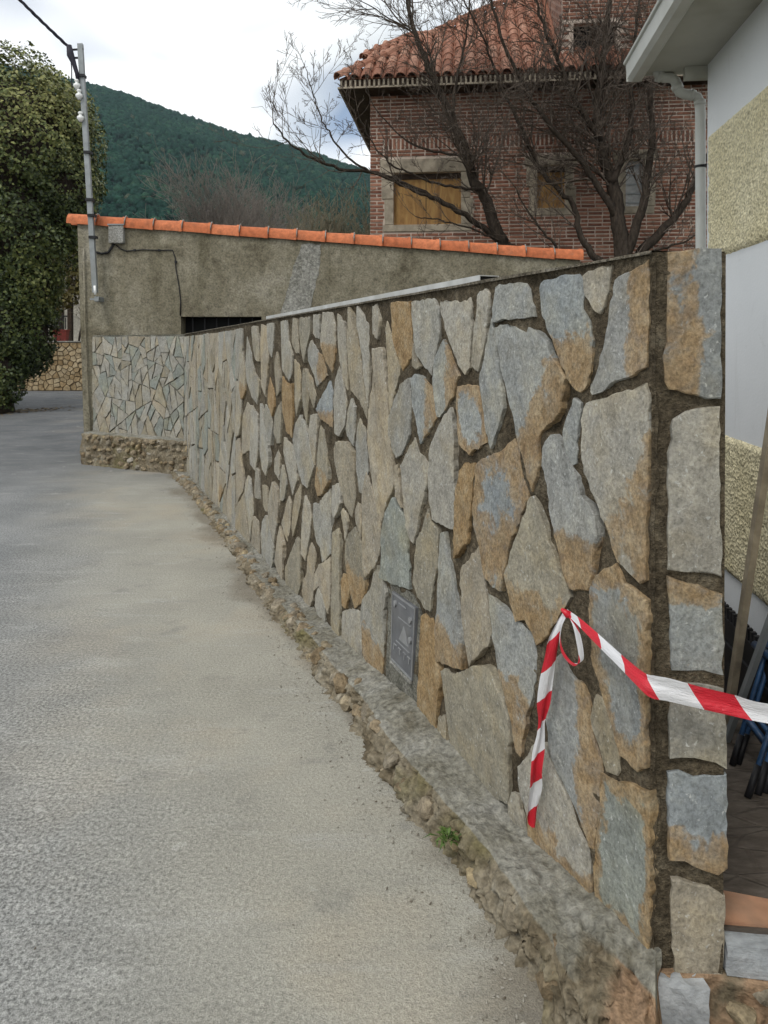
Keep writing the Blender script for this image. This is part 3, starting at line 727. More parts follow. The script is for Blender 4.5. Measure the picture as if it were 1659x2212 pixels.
for poly in cells(seeds, dum, 2.5, SPLIT + .06, wbot, lambda u: wtop(u) - .035, .009, 1.35):
    mode = r0.choice(['t'] * 9 + ['g'] * 5 + ['n', 't2', 'o'])
    if max(a for a, b_ in poly) > 6.3: mode = r0.choice(['g'] * 4 + ['t'] * 3 + ['n'] * 2)
    place_stone(poly, mode, wall, r0, front=r0.uniform(0, .012), step=.05, jag=.007)

for poly in shards([(SPLIT + .06, wbot(6)), (WLEN - .005, wbot(8)), (WLEN - .005, wtop(8) - .03), (SPLIT + .06, wtop(5) - .035)], .05, .13, r0, 1.5):
    poly = inset(poly, r0.uniform(.005, .010))
    if not poly: continue
    mode = r0.choice(['t'] * 8 + ['g'] * 5 + ['n', 't2']) if poly[0][0] < 6.6 else r0.choice(['g'] * 4 + ['t'] * 4 + ['n'] * 2)
    place_stone(poly, mode, wall, r0, front=r0.uniform(0, .012), step=.05, jag=.006)

# body of the wall with rough joints: front sheet, back, end, top
def rough_sheet(x0, x1, zb, zt, nx, nz, amp, y0, fr=22, xwarp=None, deep=.016):
    V = []; F = []
    for i in range(nx + 1):
        s = i / nx; s = xwarp(s) if xwarp else s
        x = x0 + (x1 - x0) * s
        for j in range(nz + 1):
            z = zb(x) + (zt(x) - zb(x)) * j / nz
            edge = 1.0 if 0 < j < nz else 0.3
            y = y0 + amp * edge * fbm(x * fr, z * fr, 3.3, 4) - deep * edge * sstep(-.05, .45, fbm(x * 3.3, z * 3.3, 8.1, 3))
            V.append((x, y, z))
    for i in range(nx):
        for j in range(nz):
            a = i * (nz + 1) + j; F.append([a, a + 1, a + nz + 2, a + nz + 1])
    return V, F
V, F = rough_sheet(-0.003, WLEN, lambda u: -.02, lambda u: wtop(u), 460, 110, .0045, -.002, xwarp=lambda s: s ** 1.7)
V = [(a, b_ - .004, c) for a, b_, c in V]
o = obj('mortar_joints', mesh_np('mortar_joints', V, F, True), M_MORTAR, wall)
EW = 0.165
ex, ey = EW * math.cos(WTH + ETH), 0   # end face vector in wall coordinates
e_dir = Vector((math.cos(ETH), -math.sin(ETH), 0)); el = Vector((e_dir.dot(WD), e_dir.dot(WN), 0)) * EW
mb = MB()
b0 = [(0, -.03), (WLEN, -.03), (WLEN + el.x * 0, el.y), (el.x, el.y)]
t0 = [wtop(0) - .004, wtop(WLEN) - .004, wtop(WLEN) - .004, wtop(0) - .004]
Vb = [(x, y, -.02) for x, y in b0] + [(x, y, z) for (x, y), z in zip(b0, t0)]
mb.add(Vb, [[0, 1, 2, 3][::-1], [4, 5, 6, 7], [0, 1, 5, 4], [1, 2, 6, 5], [2, 3, 7, 6], [3, 0, 4, 7]])
mb.build('wall_core', M_MORTAR, wall)
# end face with its corner slabs (own axes: x runs back towards the corner)
endrot = (math.pi - ETH) - (R(90) + WTH)
V, F = rough_sheet(-EW, 0.0, lambda u: -.02, lambda u: wtop(0), 24, 220, .004, -.005, deep=.008)
o = obj('mortar_joints', mesh_np('mortar_joints', V, F, True), M_MORTAR, wall, rot=(0, 0, endrot))
for k, p in parse(QUOINS):
    place_stone([(-a, z) for a, z in p], k, wall, r0, rot=endrot, front=r0.uniform(.002, .006), relief=.006, step=.025, jag=.003)
# grey cement round the cover plate, low in the wall
V = []; 
pp = densify([(1.30, .02), (1.66, .03), (1.655, .30), (1.66, .56), (1.60, .60), (1.42, .58), (1.345, .56), (1.30, .50), (1.325, .20)], .04, .006, r0)
Vs, Fs, RU = slab_stone(pp, 'g', r0, front=-.004, relief=.004)
obj('cement_patch', mesh_py('cement_patch', Vs, Fs, False), mortar_mat("patch_cement", (0.12, 0.115, 0.095), (0.19, 0.185, 0.155), (0.26, 0.25, 0.22), 1.3), wall)

# return of the wall in front of the garage
CB = WA + WD * WLEN; CC = Vector((-4.0, 10.42, 0)); rd = (CC - CB); RL = rd.length; rrot = math.atan2(rd.y, rd.x)
rot_l = rrot - (R(90) + WTH)
RTOP, RBOT = 1.752, .40
ret_loc = (WLEN, 0, 0)
V, F = rough_sheet(-.01, RL, lambda u: -.02, lambda u: RTOP, 60, 50, .006, -.012)
obj('mortar_joints', mesh_np('mortar_joints', V, F, True), M_MORTAR2, wall, loc=ret_loc, rot=(0, 0, rot_l))
mb = MB(); mb.box(-.0, RL, -.2, -.03, -.02, RTOP - .003); o = mb.build('wall_core', M_MORTAR, wall); o.location = ret_loc; o.rotation_euler = (0, 0, rot_l)
for poly in shards([(0, RBOT), (RL, RBOT), (RL, RTOP - .02), (0, RTOP - .02)], .014, .05, r0, 1.6):
    poly = inset(poly, r0.uniform(.003, .007))
    if not poly: continue
    place_stone(poly, r0.choice(['n', 'g', 'g', 'n', 'g', 't']), wall, r0, rot=rot_l, loc=ret_loc, front=r0.uniform(.002, .012), step=.05, jag=.008, relief=.003)
# thin trowelled cap along the top
mb = MB()
for i in range(42):
    u0 = WLEN * i / 42; u1 = WLEN * (i + 1) / 42
    V = [(u0, .004, wtop(u0) - .004), (u1, .004, wtop(u1) - .004), (u1, -.15, wtop(u1) - .004), (u0, -.15, wtop(u0) - .004)]
    V += [(x, y, z + .008 + .003 * fbm(x * 7, y * 7, 1)) for x, y, z in V]
    mb.add(V, [[0, 1, 5, 4], [4, 5, 6, 7], [2, 3, 7, 6]])
mb.build('trowelled_cap', mortar_mat("cap_mortar", (0.10, 0.085, 0.06), (0.17, 0.15, 0.115), (0.26, 0.24, 0.20)), wall)

# ------------------------------------------------------------------ the rough plinth at the foot of the wall
plinth = thing('wall_plinth', 'rough cement and rubble footing that runs along the foot of the slate wall', 'kerb', WA, R(90) + WTH)
def poff(u):
    pts = [(-.3, .23), (.1, .225), (.3, .20), (.75, .185), (1.0, .205), (1.3, .20), (1.6, .175), (2.4, .16), (3.6, .17), (4.5, .135), (6.6, .12), (8.0, .15), (8.5, .2)]
    for (a, p), (b_, q) in zip(pts, pts[1:]):
        if u <= b_: return p + (q - p) * max(0, (u - a) / (b_ - a))
    return .2
def plip(u): return max(.045, .125 - .035 * max(0, u - 1.2)) + .018 * fbm(u * 3.1, 2.2, 0)
NU, NV, NE = 760, 52, 10
V = []; F = []; FA = []; OR = []
for i in range(-NE, NU + 1):
    s = (max(0, i) / NU) ** 1.6; u = -.015 + 8.3 * s; en = max(0, -i) / NE
    of = poff(u) + .02 * fbm(u * 2.7, 0, 0, 3); zl = plip(u); zb = max(wbot(u) + .015, zl * .8)
    prof = [(of + .028, -.012), (of + .008, .004), (of, .022), (of * .95, zl * .5), (of * .86, zl * .88), (of * .76, zl * 1.0), (of * .42, (zl + zb) / 2 + .002), (.03, zb), (-.02, zb + .012)]
    cum = [0]
    for (a, b_), (c, d_) in zip(prof, prof[1:]): cum.append(cum[-1] + math.hypot(c - a, d_ - b_))
    for j in range(NV + 1):
        q = cum[-1] * j / NV; k = 0
        while k < len(cum) - 2 and cum[k + 1] < q: k += 1
        f = (q - cum[k]) / (cum[k + 1] - cum[k]); y = prof[k][0] + (prof[k + 1][0] - prof[k][0]) * f; z = prof[k][1] + (prof[k + 1][1] - prof[k][1]) * f
        face = max(1 - sstep(cum[4], cum[5], q), sstep(.1, .35, en), sstep(.34, .06, u) * sstep(.035, .10, y))
        big = fbm(u * 8, y * 9, z * 9, 3) + .55 * max(0, fbm(u * 15 + 3, y * 15, z * 15, 2)); fine = fbm(u * 34, y * 34, z * 34, 4)
        cr = abs(fbm(u * 14 + 5, y * 14, z * 14, 2))
        amp = .030 * face + .006; up = .2 + .8 * (1 - face)
        dsp = amp * big + (.018 * face + .0045) * fine - .02 * face * sstep(.12, 0, cr)
        if j < 2: dsp *= .4
        zz = max(z + dsp * up, -.012); yy = y + dsp * (1 - up * .7)
        if en: zz = -.012 + (zz + .012) * max(0, 1 - en) ** .8; yy = yy * (1 - .02 * en) + .008 * fbm(yy * 30, zz * 30, 5)
        V.append((u - 1.1 * max(0, yy) * max(0, 1 - u / .8) ** 1.5 - .03 * en, yy, zz))
        FA.append(face); OR.append(sstep(.26, -.02, u) * .9)
for i in range(NU + NE):
    for j in range(NV):
        a = i * (NV + 1) + j; F.append([a, a + 1, a + NV + 2, a + NV + 1])
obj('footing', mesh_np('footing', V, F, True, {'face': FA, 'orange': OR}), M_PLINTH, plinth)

def boulder(rx, ry, rz, r, n=2, jit=.28):
    """angular stone of a few faces"""
    import bmesh
    bm = bmesh.new(); bmesh.ops.create_icosphere(bm, subdivisions=n, radius=1.0); s = r.random() * 50
    cuts = [Vector((r.gauss(0, 1), r.gauss(0, 1), r.gauss(0, 1))).normalized() for _ in range(7)]
    for v_ in bm.verts:
        p = v_.co.copy()
        for c in cuts:
            d_ = p.dot(c)
            if d_ > .72: p -= c * (d_ - .72)
        p *= 1 + jit * fbm(p.x * 1.6 + s, p.y * 1.6, p.z * 1.6, 3)
        v_.co = Vector((p.x * rx, p.y * ry, p.z * rz))
    m = bpy.data.meshes.new('stone'); bm.to_mesh(m); bm.free(); m.materials.append(M_RUBBLE); return m
BOULD = [boulder(1, .8, .75, r0) for _ in range(9)]
def put_boulder(parent, loc, sz, r, name='stone', sq=(1, 1, 1)):
    o = obj(name, r.choice(BOULD), None, parent, loc, (r.uniform(-.5, .5), r.uniform(-.5, .5), r.uniform(0, 6.28)))
    o.scale = (sz * sq[0] * r.uniform(.8, 1.2), sz * sq[1] * r.uniform(.8, 1.2), sz * sq[2] * r.uniform(.7, 1.15)); return o
r1 = random.Random(5)
u = 1.15
while u < 8.0:
    of = poff(u); zl = plip(u); s = r1.uniform(.028, .06)
    put_boulder(plinth, (u, of - .035 + r1.uniform(-.015, .02), r1.uniform(.01, zl * .8)), s, r1)
    if r1.random() < .55 and u > 1.7: put_boulder(plinth, (u + .03, of * .55 + r1.uniform(-.03, .03), zl * .85 + .005), s * .75, r1)
    u += s * r1.uniform(1.2, 2.1)
for u, of, z, s in ((.12, .19, .05, .06), (.33, .17, .07, .055), (.52, .165, .05, .05), (.66, .16, .06, .045), (.86, .175, .06, .05), (1.02, .18, .05, .05)):
    put_boulder(plinth, (u, of, z), s, r1)

# rubble plinth under the return
rub = thing('rubble_plinth', 'low knee-high rubble stone footing under the frontal panel beside the garage', 'kerb', CB, rrot)
mb_v = []; mb_f = []; FA = []; OR = []
for i in range(61):
    x = -.25 + (RL + .28) * i / 60
    for j in range(25):
        q = j / 24
        if q < .7: y = .18 - .03 * q + .015 * fbm(x * 9, q * 4, 2); z = -.012 + (.425) * q / .7
        else: y = .16 - (q - .7) / .3 * .2; z = .413 + .03 * (q - .7) / .3
        y += .03 * fbm(x * 8, z * 8, 1.2, 3); z += .012 * fbm(x * 7, z * 9, 4.4, 3) * (1 if j else 0)
        z -= .05 * sstep(0.1, -.25, x) * q
        mb_v.append((x, y, z)); FA.append(1 - sstep(.68, .8, q)); OR.append(0)
for i in range(60):
    for j in range(24):
        a = i * 25 + j; mb_f.append([a, a + 1, a + 26, a + 25])
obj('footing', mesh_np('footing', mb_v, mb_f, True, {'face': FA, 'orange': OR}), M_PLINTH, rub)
for row, z in enumerate((.05, .14, .23, .31, .38)):
    x = -.2 + .05 * (row % 2)
    while x < RL - .02:
        s = r1.uniform(.045, .085); put_boulder(rub, (x + s * .5, .165 + r1.uniform(-.03, .015), z + r1.uniform(-.02, .02)), s * .72, r1); x += s * 1.35
for x, z, s in ((-.22, .30, .13), (-.12, .1, .11), (-.3, .12, .1)): put_boulder(rub, (x, .1, z), s, r1)

# ------------------------------------------------------------------ gate threshold and yard at the right
erot = math.pi - ETH            # x runs to the left, y towards the camera
E0 = WA + e_dir * EW
thr = thing('gate_threshold', 'low step of grey granite and orange mortar at the gateway end of the wall', 'step', WA, -ETH)
# own axes here: x to the right along the front, y away from the camera
V = []; F = []; FA = []; OR = []
for i in range(121):
    x = -.22 + 2.4 * (i / 120)
    for j in range(17):
        q = j / 16
        if q < .75: y = -.012 - .01 * (1 - q); z = -.012 + .135 * q / .75
        else: y = -.012 + .1 * (q - .75) / .25; z = .123 + .004 * (q - .75)
        if x < 0: y += -x * .15; z *= 1.0
        y += .022 * fbm(x * 9, z * 12, 7, 4); V.append((x, y, z)); FA.append(1); OR.append(.62 + .3 * fbm(x * 5, z * 5, 3))
for i in range(120):
    for j in range(16):
        a = i * 17 + j; F.append([a + 17, a + 18, a + 1, a])
obj('footing', mesh_np('footing', V, F, True, {'face': FA, 'orange': OR}), M_PLINTH, thr)
def rough_block(x0, x1, y0, y1, z0, z1, mat, name, parent, amp=.006, n=10):
    V = []; F = []
    import bmesh
    bm = bmesh.new(); bmesh.ops.create_cube(bm, size=1.0); bmesh.ops.subdivide_edges(bm, edges=bm.edges[:], cuts=n, use_grid_fill=True)
    for v_ in bm.verts:
        p = Vector((x0 + (x1 - x0) * (v_.co.x + .5), y0 + (y1 - y0) * (v_.co.y + .5), z0 + (z1 - z0) * (v_.co.z + .5)))
        q = Vector((fbm(p.x * 19, p.y * 19, p.z * 19 + 1), fbm(p.x * 19 + 7, p.y * 19, p.z * 19), fbm(p.x * 19, p.y * 19 + 3, p.z * 19)))
        v_.co = p + q * amp
    m = bpy.data.meshes.new(name); bm.to_mesh(m); bm.free(); return obj(name, m, mat, parent)
rough_block(-.005, .118, -.052, .09, -.03, .122, M_BLUESTONE, 'granite_block', thr)
rough_block(.172, 1.6, -.008, .05, .126, .198, M_BLUESTONE, 'granite_sill', thr, .005, 16)
for x, z, s in ((.20, .05, .05), (.29, .03, .06), (.26, .10, .045), (.38, .07, .06), (.48, .03, .06), (.5, .1, .05), (.6, .06, .07)):
    put_boulder(thr, (x, -.012, z), s * .8, r1)
for i, (x0, x1) in enumerate(((.172, .33), (.334, .60), (.604, .9))):
    mb = MB(); mb.add([(x0, .051, .196), (x1, .051, .196), (x1, .14, .196), (x0, .14 + (.03 if i == 0 else 0), .196), (x0, .051, .211), (x1, .051, .211), (x1, .14, .211), (x0, .14 + (.03 if i == 0 else 0), .211)],
        [[3, 2, 1, 0], [4, 5, 6, 7], [0, 1, 5, 4], [1, 2, 6, 5], [2, 3, 7, 6], [3, 0, 4, 7]])
    mb.build('terracotta_tile', M_TERRA, thr)
# yard paving behind the wall
ys = []
for p in (E0 + Vector((0.02, .04, 0)), Vector((4.5, 1.35, 0)), Vector((4.5, 12, 0)), CB + Vector((.25, .5, 0)), CB + Vector((.2, .1, 0))): ys.append((p.x, p.y))
mb = MB(); n = len(ys)
mb.add([(x, y, .204) for x, y in ys] + [(x, y, -.01) for x, y in ys], [list(range(n))] + [[i, n + i, n + (i + 1) % n, (i + 1) % n] for i in range(n)])
struct(mb.build('yard_paving', M_YARD))

# ------------------------------------------------------------------ white and yellow house at the right
HK = 1.135
hc = Vector((HK + .1097 * 3.6, 3.6, 0))
house = thing('painted_house', 'white house with yellow roughcast panels, white gutter and downpipe at the right edge', 'house', hc, -ETH)
mb = MB(); mb.box(0, 6, -7, 0, 0, 2.935); mb.build('wall', M_WHITEW, house)
def roughcast(z0, z1, nm='roughcast_panel'):
    V = []; F = []; ny, nz = 90, 40
    for i in range(ny + 1):
        for j in range(nz + 1):
            y = -3.0 + 2.97 * (i / ny) ** .8 if i < ny else -.03; z = z0 + (z1 - z0) * j / nz
            e = 0 if (i in (0, ny) or j in (0, nz)) else 1
            V.append((-.012 * e - .006 * e * fbm(y * 40, z * 40, 1, 3) + (.001 if not e else 0), y + (.004 * fbm(z * 30, 2, 2) if i == ny else 0), z + (.005 * fbm(y * 30, 1, 1) if j in (0, nz) else 0)))
    for i in range(ny):
        for j in range(nz):
            a = i * (nz + 1) + j; F.append([a, a + nz + 1, a + nz + 2, a + 1])
    obj(nm, mesh_np(nm, V, F, False), M_ROUGH, house)
roughcast(2.0, 2.585); roughcast(.62, 1.21)
mb = MB(); mb.box(-.27, .0, -7, .12, 2.93, 2.975); mb.build('soffit', M_SOFFIT, house)
mb = MB(); mb.box(-.10, 6, .004, .04, 2.87, 2.928); mb.build('barge_board', M_SOFFIT, house)
# gutter: open trough with a rolled lip
prof = [(-.272, 2.995), (-.272, 2.915), (-.285, 2.903), (-.325, 2.903), (-.345, 2.92), (-.352, 2.985), (-.362, 2.990), (-.364, 3.0), (-.355, 3.003), (-.346, 2.992), (-.339, 2.925), (-.322, 2.91), (-.288, 2.91), (-.279, 2.918), (-.279, 2.995)]
V = []; n = len(prof)
for y in (-7, .125): V += [(x, y, z) for x, z in prof]
F = [[i, (i + 1) % n, n + (i + 1) % n, n + i] for i in range(n)] + [list(range(n)), [n + i for i in range(n)][::-1]]
gut = obj('gutter', mesh_py('gutter', V, F), M_GUTTER, house)
mb = MB(); mb.box(-.348, -.275, .118, .126, 2.905, 2.99); mb.build('end_cap', M_GUTTER, gut)
mb = MB(); mb.add([(-.33, -7, 3.01), (3, -7, 4.3), (3, .14, 4.3), (-.33, .14, 3.01), (-.33, -7, 2.985), (3, -7, 4.22), (3, .14, 4.22), (-.33, .14, 2.985)],
    [[0, 1, 2, 3], [7, 6, 5, 4], [0, 3, 7, 4], [1, 0, 4, 5], [2, 1, 5, 6], [3, 2, 6, 7]]); roof = mb.build('roof', M_TILE, house)
tm = MB(); n = 7
for e, (x, rr) in enumerate(((0, .085), (.42, .075))):
    pass
def barrel(L, r0_, r1_, th, n=6, up=True):
    V = []; F = []
    for (y, rr) in ((0, r0_), (L, r1_)):
        for k in range(n + 1):
            t_ = math.pi * k / n; V.append((rr * math.cos(t_), y, rr * math.sin(t_)))
        for k in range(n + 1):
            t_ = math.pi * k / n; V.append(((rr - th) * math.cos(t_), y, (rr - th) * math.sin(t_)))
    m = n + 1
    for k in range(n):
        F.append([k, k + 1, 2 * m + k + 1, 2 * m + k][::-1]); F.append([m + k, 2 * m + m + k, 2 * m + m + k + 1, m + k + 1][::-1])
        F.append([k, m + k, m + k + 1, k + 1][::-1]); F.append([2 * m + k, 2 * m + k + 1, 3 * m + k + 1, 3 * m + k][::-1])
    F += [[0, 2 * m, 3 * m, m], [n, m + n, 3 * m + n, 2 * m + n]]
    return mesh_py('tile', V, F)
TILE = barrel(.40, .105, .085, .016); TILE.materials.append(M_TILE)
sl = math.atan2(1.29, 3.33)
for i in range(14):
    o = obj('tile', TILE, None, roof, (-.22, .05 - .21 * i, 3.03), (0, 0, 0)); o.rotation_euler = Matrix.Rotation(-sl, 4, 'Y').to_3x3().__matmul__(Matrix.Rotation(R(-90), 3, 'Z')).to_euler()
# downpipe with its swan neck
PYD = 3.70
pp = [at(x, y, PYD) for x, y in ((1420, 138), (1420, 156), (1424, 165), (1436, 168), (1450, 168), (1459, 175), (1463, 188), (1468, 199), (1480, 204), (1494, 205), (1506, 210), (1512, 222), (1513, 245), (1513, 300), (1514, 560))]
pp.append(Vector((pp[-1].x, pp[-1].y, .2)))
inv = Matrix.Translation(hc) @ Matrix.Rotation(-ETH, 4, 'Z'); inv = inv.inverted()
mb = MB(); mb.tube([inv @ p for p in pp], .0245, 14); dp = mb.build('downpipe', M_GUTTER, house, True)
for i in (2, 6, 9, 11):
    p = inv @ pp[i]; q = inv @ pp[i + 1]; d_ = (q - p).normalized(); mb = MB(); mb.tube([p - d_ * .012, p + d_ * .012], .0275, 14); mb.build('pipe_collar', M_GUTTER, dp, True)
p = inv @ at(1513.5, 360, PYD); mb = MB(); mb.tube([p + Vector((0, 0, -.006)), p + Vector((0, 0, .006))], .0275, 14); mb.bar(p, p + Vector((.03, -.09, 0)), .008); mb.build('pipe_bracket', M_BLACK, dp)

# things leaning against that house
def leaning(name, label, cat, pts, w_, h_, mat):
    o = thing(name, label, cat, (pts[0].x, pts[0].y, .205)); mb = MB()
    q = [p - o.location for p in pts]; mb.bar(q[0], q[1], w_, h_, up=(0, 1, 0)); mb.build('shaft', mat, o); return o
def wallhit(p, q):
    """where the line from p through q meets the house wall"""
    nrm = Vector((math.cos(ETH), -math.sin(ETH), 0)); f = (hc - p).dot(nrm) / (q - p).dot(nrm); return p + (q - p) * (f * .985)
foot = on_ground(1571, 1560, .205); up_ = at(1659, 965, 2.6); leaning('wooden_lath', 'long pale wooden lath leaning on the white and yellow house, leftmost of the poles', 'pole', [foot, wallhit(foot, up_)], .024, .03, M_LATH)
foot = on_ground(1590, 1440, .205); up_ = at(1659, 1241, foot.y - .12); leaning('black_pole', 'thin black pole leaning on the house between the lath and the frame edge', 'pole', [foot, wallhit(foot, up_)], .022, .022, M_BLACK)
foot = on_ground(1569, 1600, .205); up_ = at(1639, 1408, foot.y - .08); leaning('grey_pole', 'grey metal bar leaning low among the blue tubes by the house', 'pole', [foot, wallhit(foot, up_)], .018, .022, M_GALV)
# black toothed panel
pn = thing('picket_screen', 'black plastic screen with a toothed top edge standing against the white house wall', 'screen', (HK - .09 + .1097 * 2.9, 2.9, .205), -ETH)
mb = MB(); mb.box(-.012, .012, -.75, .6, 0, .31); mb.build('sheet', M_BLACK, pn)
i = 0
y = -.74
while y < .59:
    mb = MB(); mb.box(-.01, .01, y, y + .018, .308, .352); mb.build('tooth', M_BLACK, pn); y += .037
mb = MB(); mb.box(-.022, -.011, -.75, .6, .20, .222); mb.build('rail', M_BLACK, pn)
# blue folding trestle: two legged frames of painted tube
tr = thing('blue_trestle', 'blue tubular folding trestle with black feet leaning at the house, behind the barrier tape', 'trestle', on_ground(1600, 1690, .205))
def leg(p, q, nm='leg', rad=.0085, foot=True):
    a = p - tr.location; b_ = q - tr.location; mb = MB(); mb.tube([a, b_], rad, 8); o = mb.build(nm, M_BLUE, tr, True)
    if foot:
        mb = MB(); d_ = (b_ - a).normalized(); mb.tube([a - d_ * .002, a + d_ * .10], rad * 1.3, 8); mb.build('rubber_foot', M_BLACK, o, True)
for (x0, y0, x1, y1, dy) in ((1582, 1652, 1651, 1420, .1), (1594, 1650, 1663, 1425, .12), (1615, 1722, 1664, 1575, .06), (1637, 1716, 1672, 1590, .08), (1652, 1712, 1690, 1560, .1)):
    p = on_ground(x0, y0, .205); q = at(x1, y1, p.y + dy); leg(p, p + (q - p) * 1.9)
p = at(1617, 1556, 2.5); q = at(1652, 1602, 2.42); leg(p, q, 'brace', .011, False)
p = at(1630, 1545, 2.52); q = at(1668, 1590, 2.42); leg(p, q, 'brace', .009, False)
p = at(1630, 1392, 2.66); q = at(1690, 1440, 2.5); leg(p, q, 'crossbar', .014, False)

# ------------------------------------------------------------------ rendered outbuilding with the orange coping
GY = 10.45
def gz(y): return EYE + (HZ - y) / FPX * GY
def gx(x): return (x - 829.5) / FPX * GY
gar = thing('rendered_outbuilding', 'low outbuilding with stained grey-brown render and a sloping row of orange ridge tiles', 'building', (gx(190), GY, 0))
gxl, gxr = gx(168) , gx(1253)
g0 = gar.location.x
zl, zr = gz(480), gz(560)
def gtop(x): return zl + (zr - zl) * (x - gxl) / (gxr - gxl)
ox0, ox1, oz0, oz1 = gx(391), gx(565), 1.45, gz(684)
xs = [gxl, ox0, ox1, gxr]
mb = MB(); L = lambda x, y, z: (x - g0, y - GY, z)
lean = .09
def gl(x, z): return x + (lean * (1 - z / zl) if x == gxl else 0)
zs = [-.01, oz0, oz1]
for i in range(3):
    for j in range(3):
        if i == 1 and j == 1: continue
        x0, x1 = xs[i], xs[i + 1]; z0 = zs[j]; z1a = zs[j + 1] if j < 2 else gtop(x0); z1b = zs[j + 1] if j < 2 else gtop(x1)
        mb.add([L(gl(x0, z0), GY, z0), L(x1, GY, z0), L(x1, GY, z1b), L(gl(x0, z1a), GY, z1a)], [[0, 1, 2, 3]])
for (a, b_) in (((ox0, oz0), (ox1, oz0)), ((ox1, oz0), (ox1, oz1)), ((ox1, oz1), (ox0, oz1)), ((ox0, oz1), (ox0, oz0))):
    mb.add([L(a[0], GY, a[1]), L(b_[0], GY, b_[1]), L(b_[0], GY + .25, b_[1]), L(a[0], GY + .25, a[1])], [[0, 1, 2, 3]])
GD = 1.7
mb.add([L(gl(gxl, 0), GY, -.01), L(gl(gxl, zl), GY, zl), L(gxl, GY + GD, zl), L(gxl + lean, GY + GD, -.01)], [[0, 1, 2, 3]])
mb.add([L(gxr, GY, -.01), L(gxr, GY + GD, -.01), L(gxr, GY + GD, zr), L(gxr, GY, zr)], [[0, 1, 2, 3]])
mb.add([L(gxl, GY + GD, -.01), L(gxl, GY + GD, zl), L(gxr, GY + GD, zr), L(gxr, GY + GD, -.01)], [[0, 1, 2, 3]])
mb.build('wall', M_RENDER, gar)
mb = MB(); mb.box(ox0 - g0 - .05, ox1 - g0 + .05, .26, .3, oz0 - .05, oz1 + .05); mb.build('dark_window_opening', M_VOID, gar)
for k in range(6):
    x = ox0 + .14 + k * (ox1 - ox0 - .2) / 5.5; mb = MB(); mb.tube([L(x, GY + .09, oz0), L(x, GY + .09, oz1)],   .008, 6); mb.build('window_bar', M_BLACK, gar)
mb = MB(); mb.add([L(gxl, GY, zl), L(gxr, GY, zr), L(gxr, GY + GD, zr), L(gxl, GY + GD, zl), L(gxl, GY, zl + .03), L(gxr, GY, zr + .03), L(gxr, GY + GD, zr + .03), L(gxl, GY + GD, zl + .03)],
    [[4, 5, 6, 7], [3, 2, 1, 0], [0, 1, 5, 4], [1, 2, 6, 5], [2, 3, 7, 6], [3, 0, 4, 7]]); mb.build('roof_slab', M_RENDER, gar)
# coping tiles: half-round with a raised rim at the lower end
NT = 18
ax = Vector((gx(1256) - gx(147), 0, zr - zl)); seg = ax / NT; ang = math.atan2(seg.z, seg.x)
def coping_mesh():
    V = []; F = []; n = 10; L_ = seg.length
    st = [(0, .088), (L_ - .045, .094), (L_ - .04, .103), (L_ - .004, .104), (L_ + .012, .104)]
    for (x, rr) in st:
        for k in range(n + 1):
            t_ = -.3 + (math.pi + .6) * k / n; V.append((x, -rr * math.cos(t_), rr * math.sin(t_) * 1.25))
    for (x, rr) in ((L_ + .012, .088), (0, .074)):
        for k in range(n + 1):
            t_ = -.3 + (math.pi + .6) * k / n; V.append((x, -rr * math.cos(t_), rr * math.sin(t_) * 1.25))
    m = n + 1
    for q in range(6):
        for k in range(n): F.append([q * m + k, q * m + k + 1, (q + 1) * m + k + 1, (q + 1) * m + k])
    for k in range(n): F.append([6 * m + k, 6 * m + k + 1, k + 1, k])
    return mesh_py('coping_tile', V, F, True)
CM = coping_mesh(); CM.materials.append(M_COPING)
r2 = random.Random(3)
base = Vector((gx(147) - g0, .045, zl + .012))
for k in range(NT):
    p = base + seg * k
    obj('coping_tile', CM, None, gar, p + Vector((0, r2.uniform(-.004, .004), r2.uniform(-.004, .004))), (r2.uniform(-.03, .03), -ang + r2.uniform(-.012, .012), 0))
    if k:
        mb = MB(); q = p
        pts = [q + Vector((.014, -.107 * math.cos(t_),   .107 * 1.24 * math.sin(t_))) for t_ in [0.05 + .45 * i for i in range(6)]]
        mb.tube(pts, [.005, .009, .007, .010, .007, .004], 5); mb.build('mortar_fillet', M_CEMENT, gar, True)
# lighter diagonal repair in the render
pl = [(652, 528), (694, 527), (690, 575), (682, 620), (670, 668), (604, 684), (618, 640), (632, 585)]
mb = MB(); pts = densify([(gx(x) - g0, gz(y)) for x, y in pl], .06, .012, r2); n = len(pts)
mb.add([(x, -.006 - .002 * fbm(x * 9, z * 9, 0), z) for x, z in pts] + [(x, .01, z) for x, z in pts], [list(range(n))[::-1]] + [[i, (i + 1) % n, n + (i + 1) % n, n + i] for i in range(n)])
mb.build('render_repair', mortar_mat("repair_render", (0.20, 0.195, 0.165), (0.27, 0.265, 0.235), (0.34, 0.335, 0.30), .5), gar)
# conduit down the corner
mb = MB(); mb.tube([L(gx(183), GY - .03, gz(538)), L(gx(186), GY - .03, gz(700)), L(gx(192), GY - .03, gz(860)), L(gx(199), GY - .03, .3)], .011, 8); mb.build('conduit', M_RENDER, gar, True)
# meter box of pebbled glass
jb = thing('junction_box', 'small pebbled grey box fixed under the orange tiles beside the steel post', 'box', (gx(255), GY, gz(527)))
mb = MB(); mb.box(-.10, .10, -.075, .0, .0, .245, bev=.008); mb.build('case', M_CEMENT, jb); mb = MB(); mb.box(-.112, .112, -.085, .0, .247, .262); mb.build('lid', M_GALV, jb)
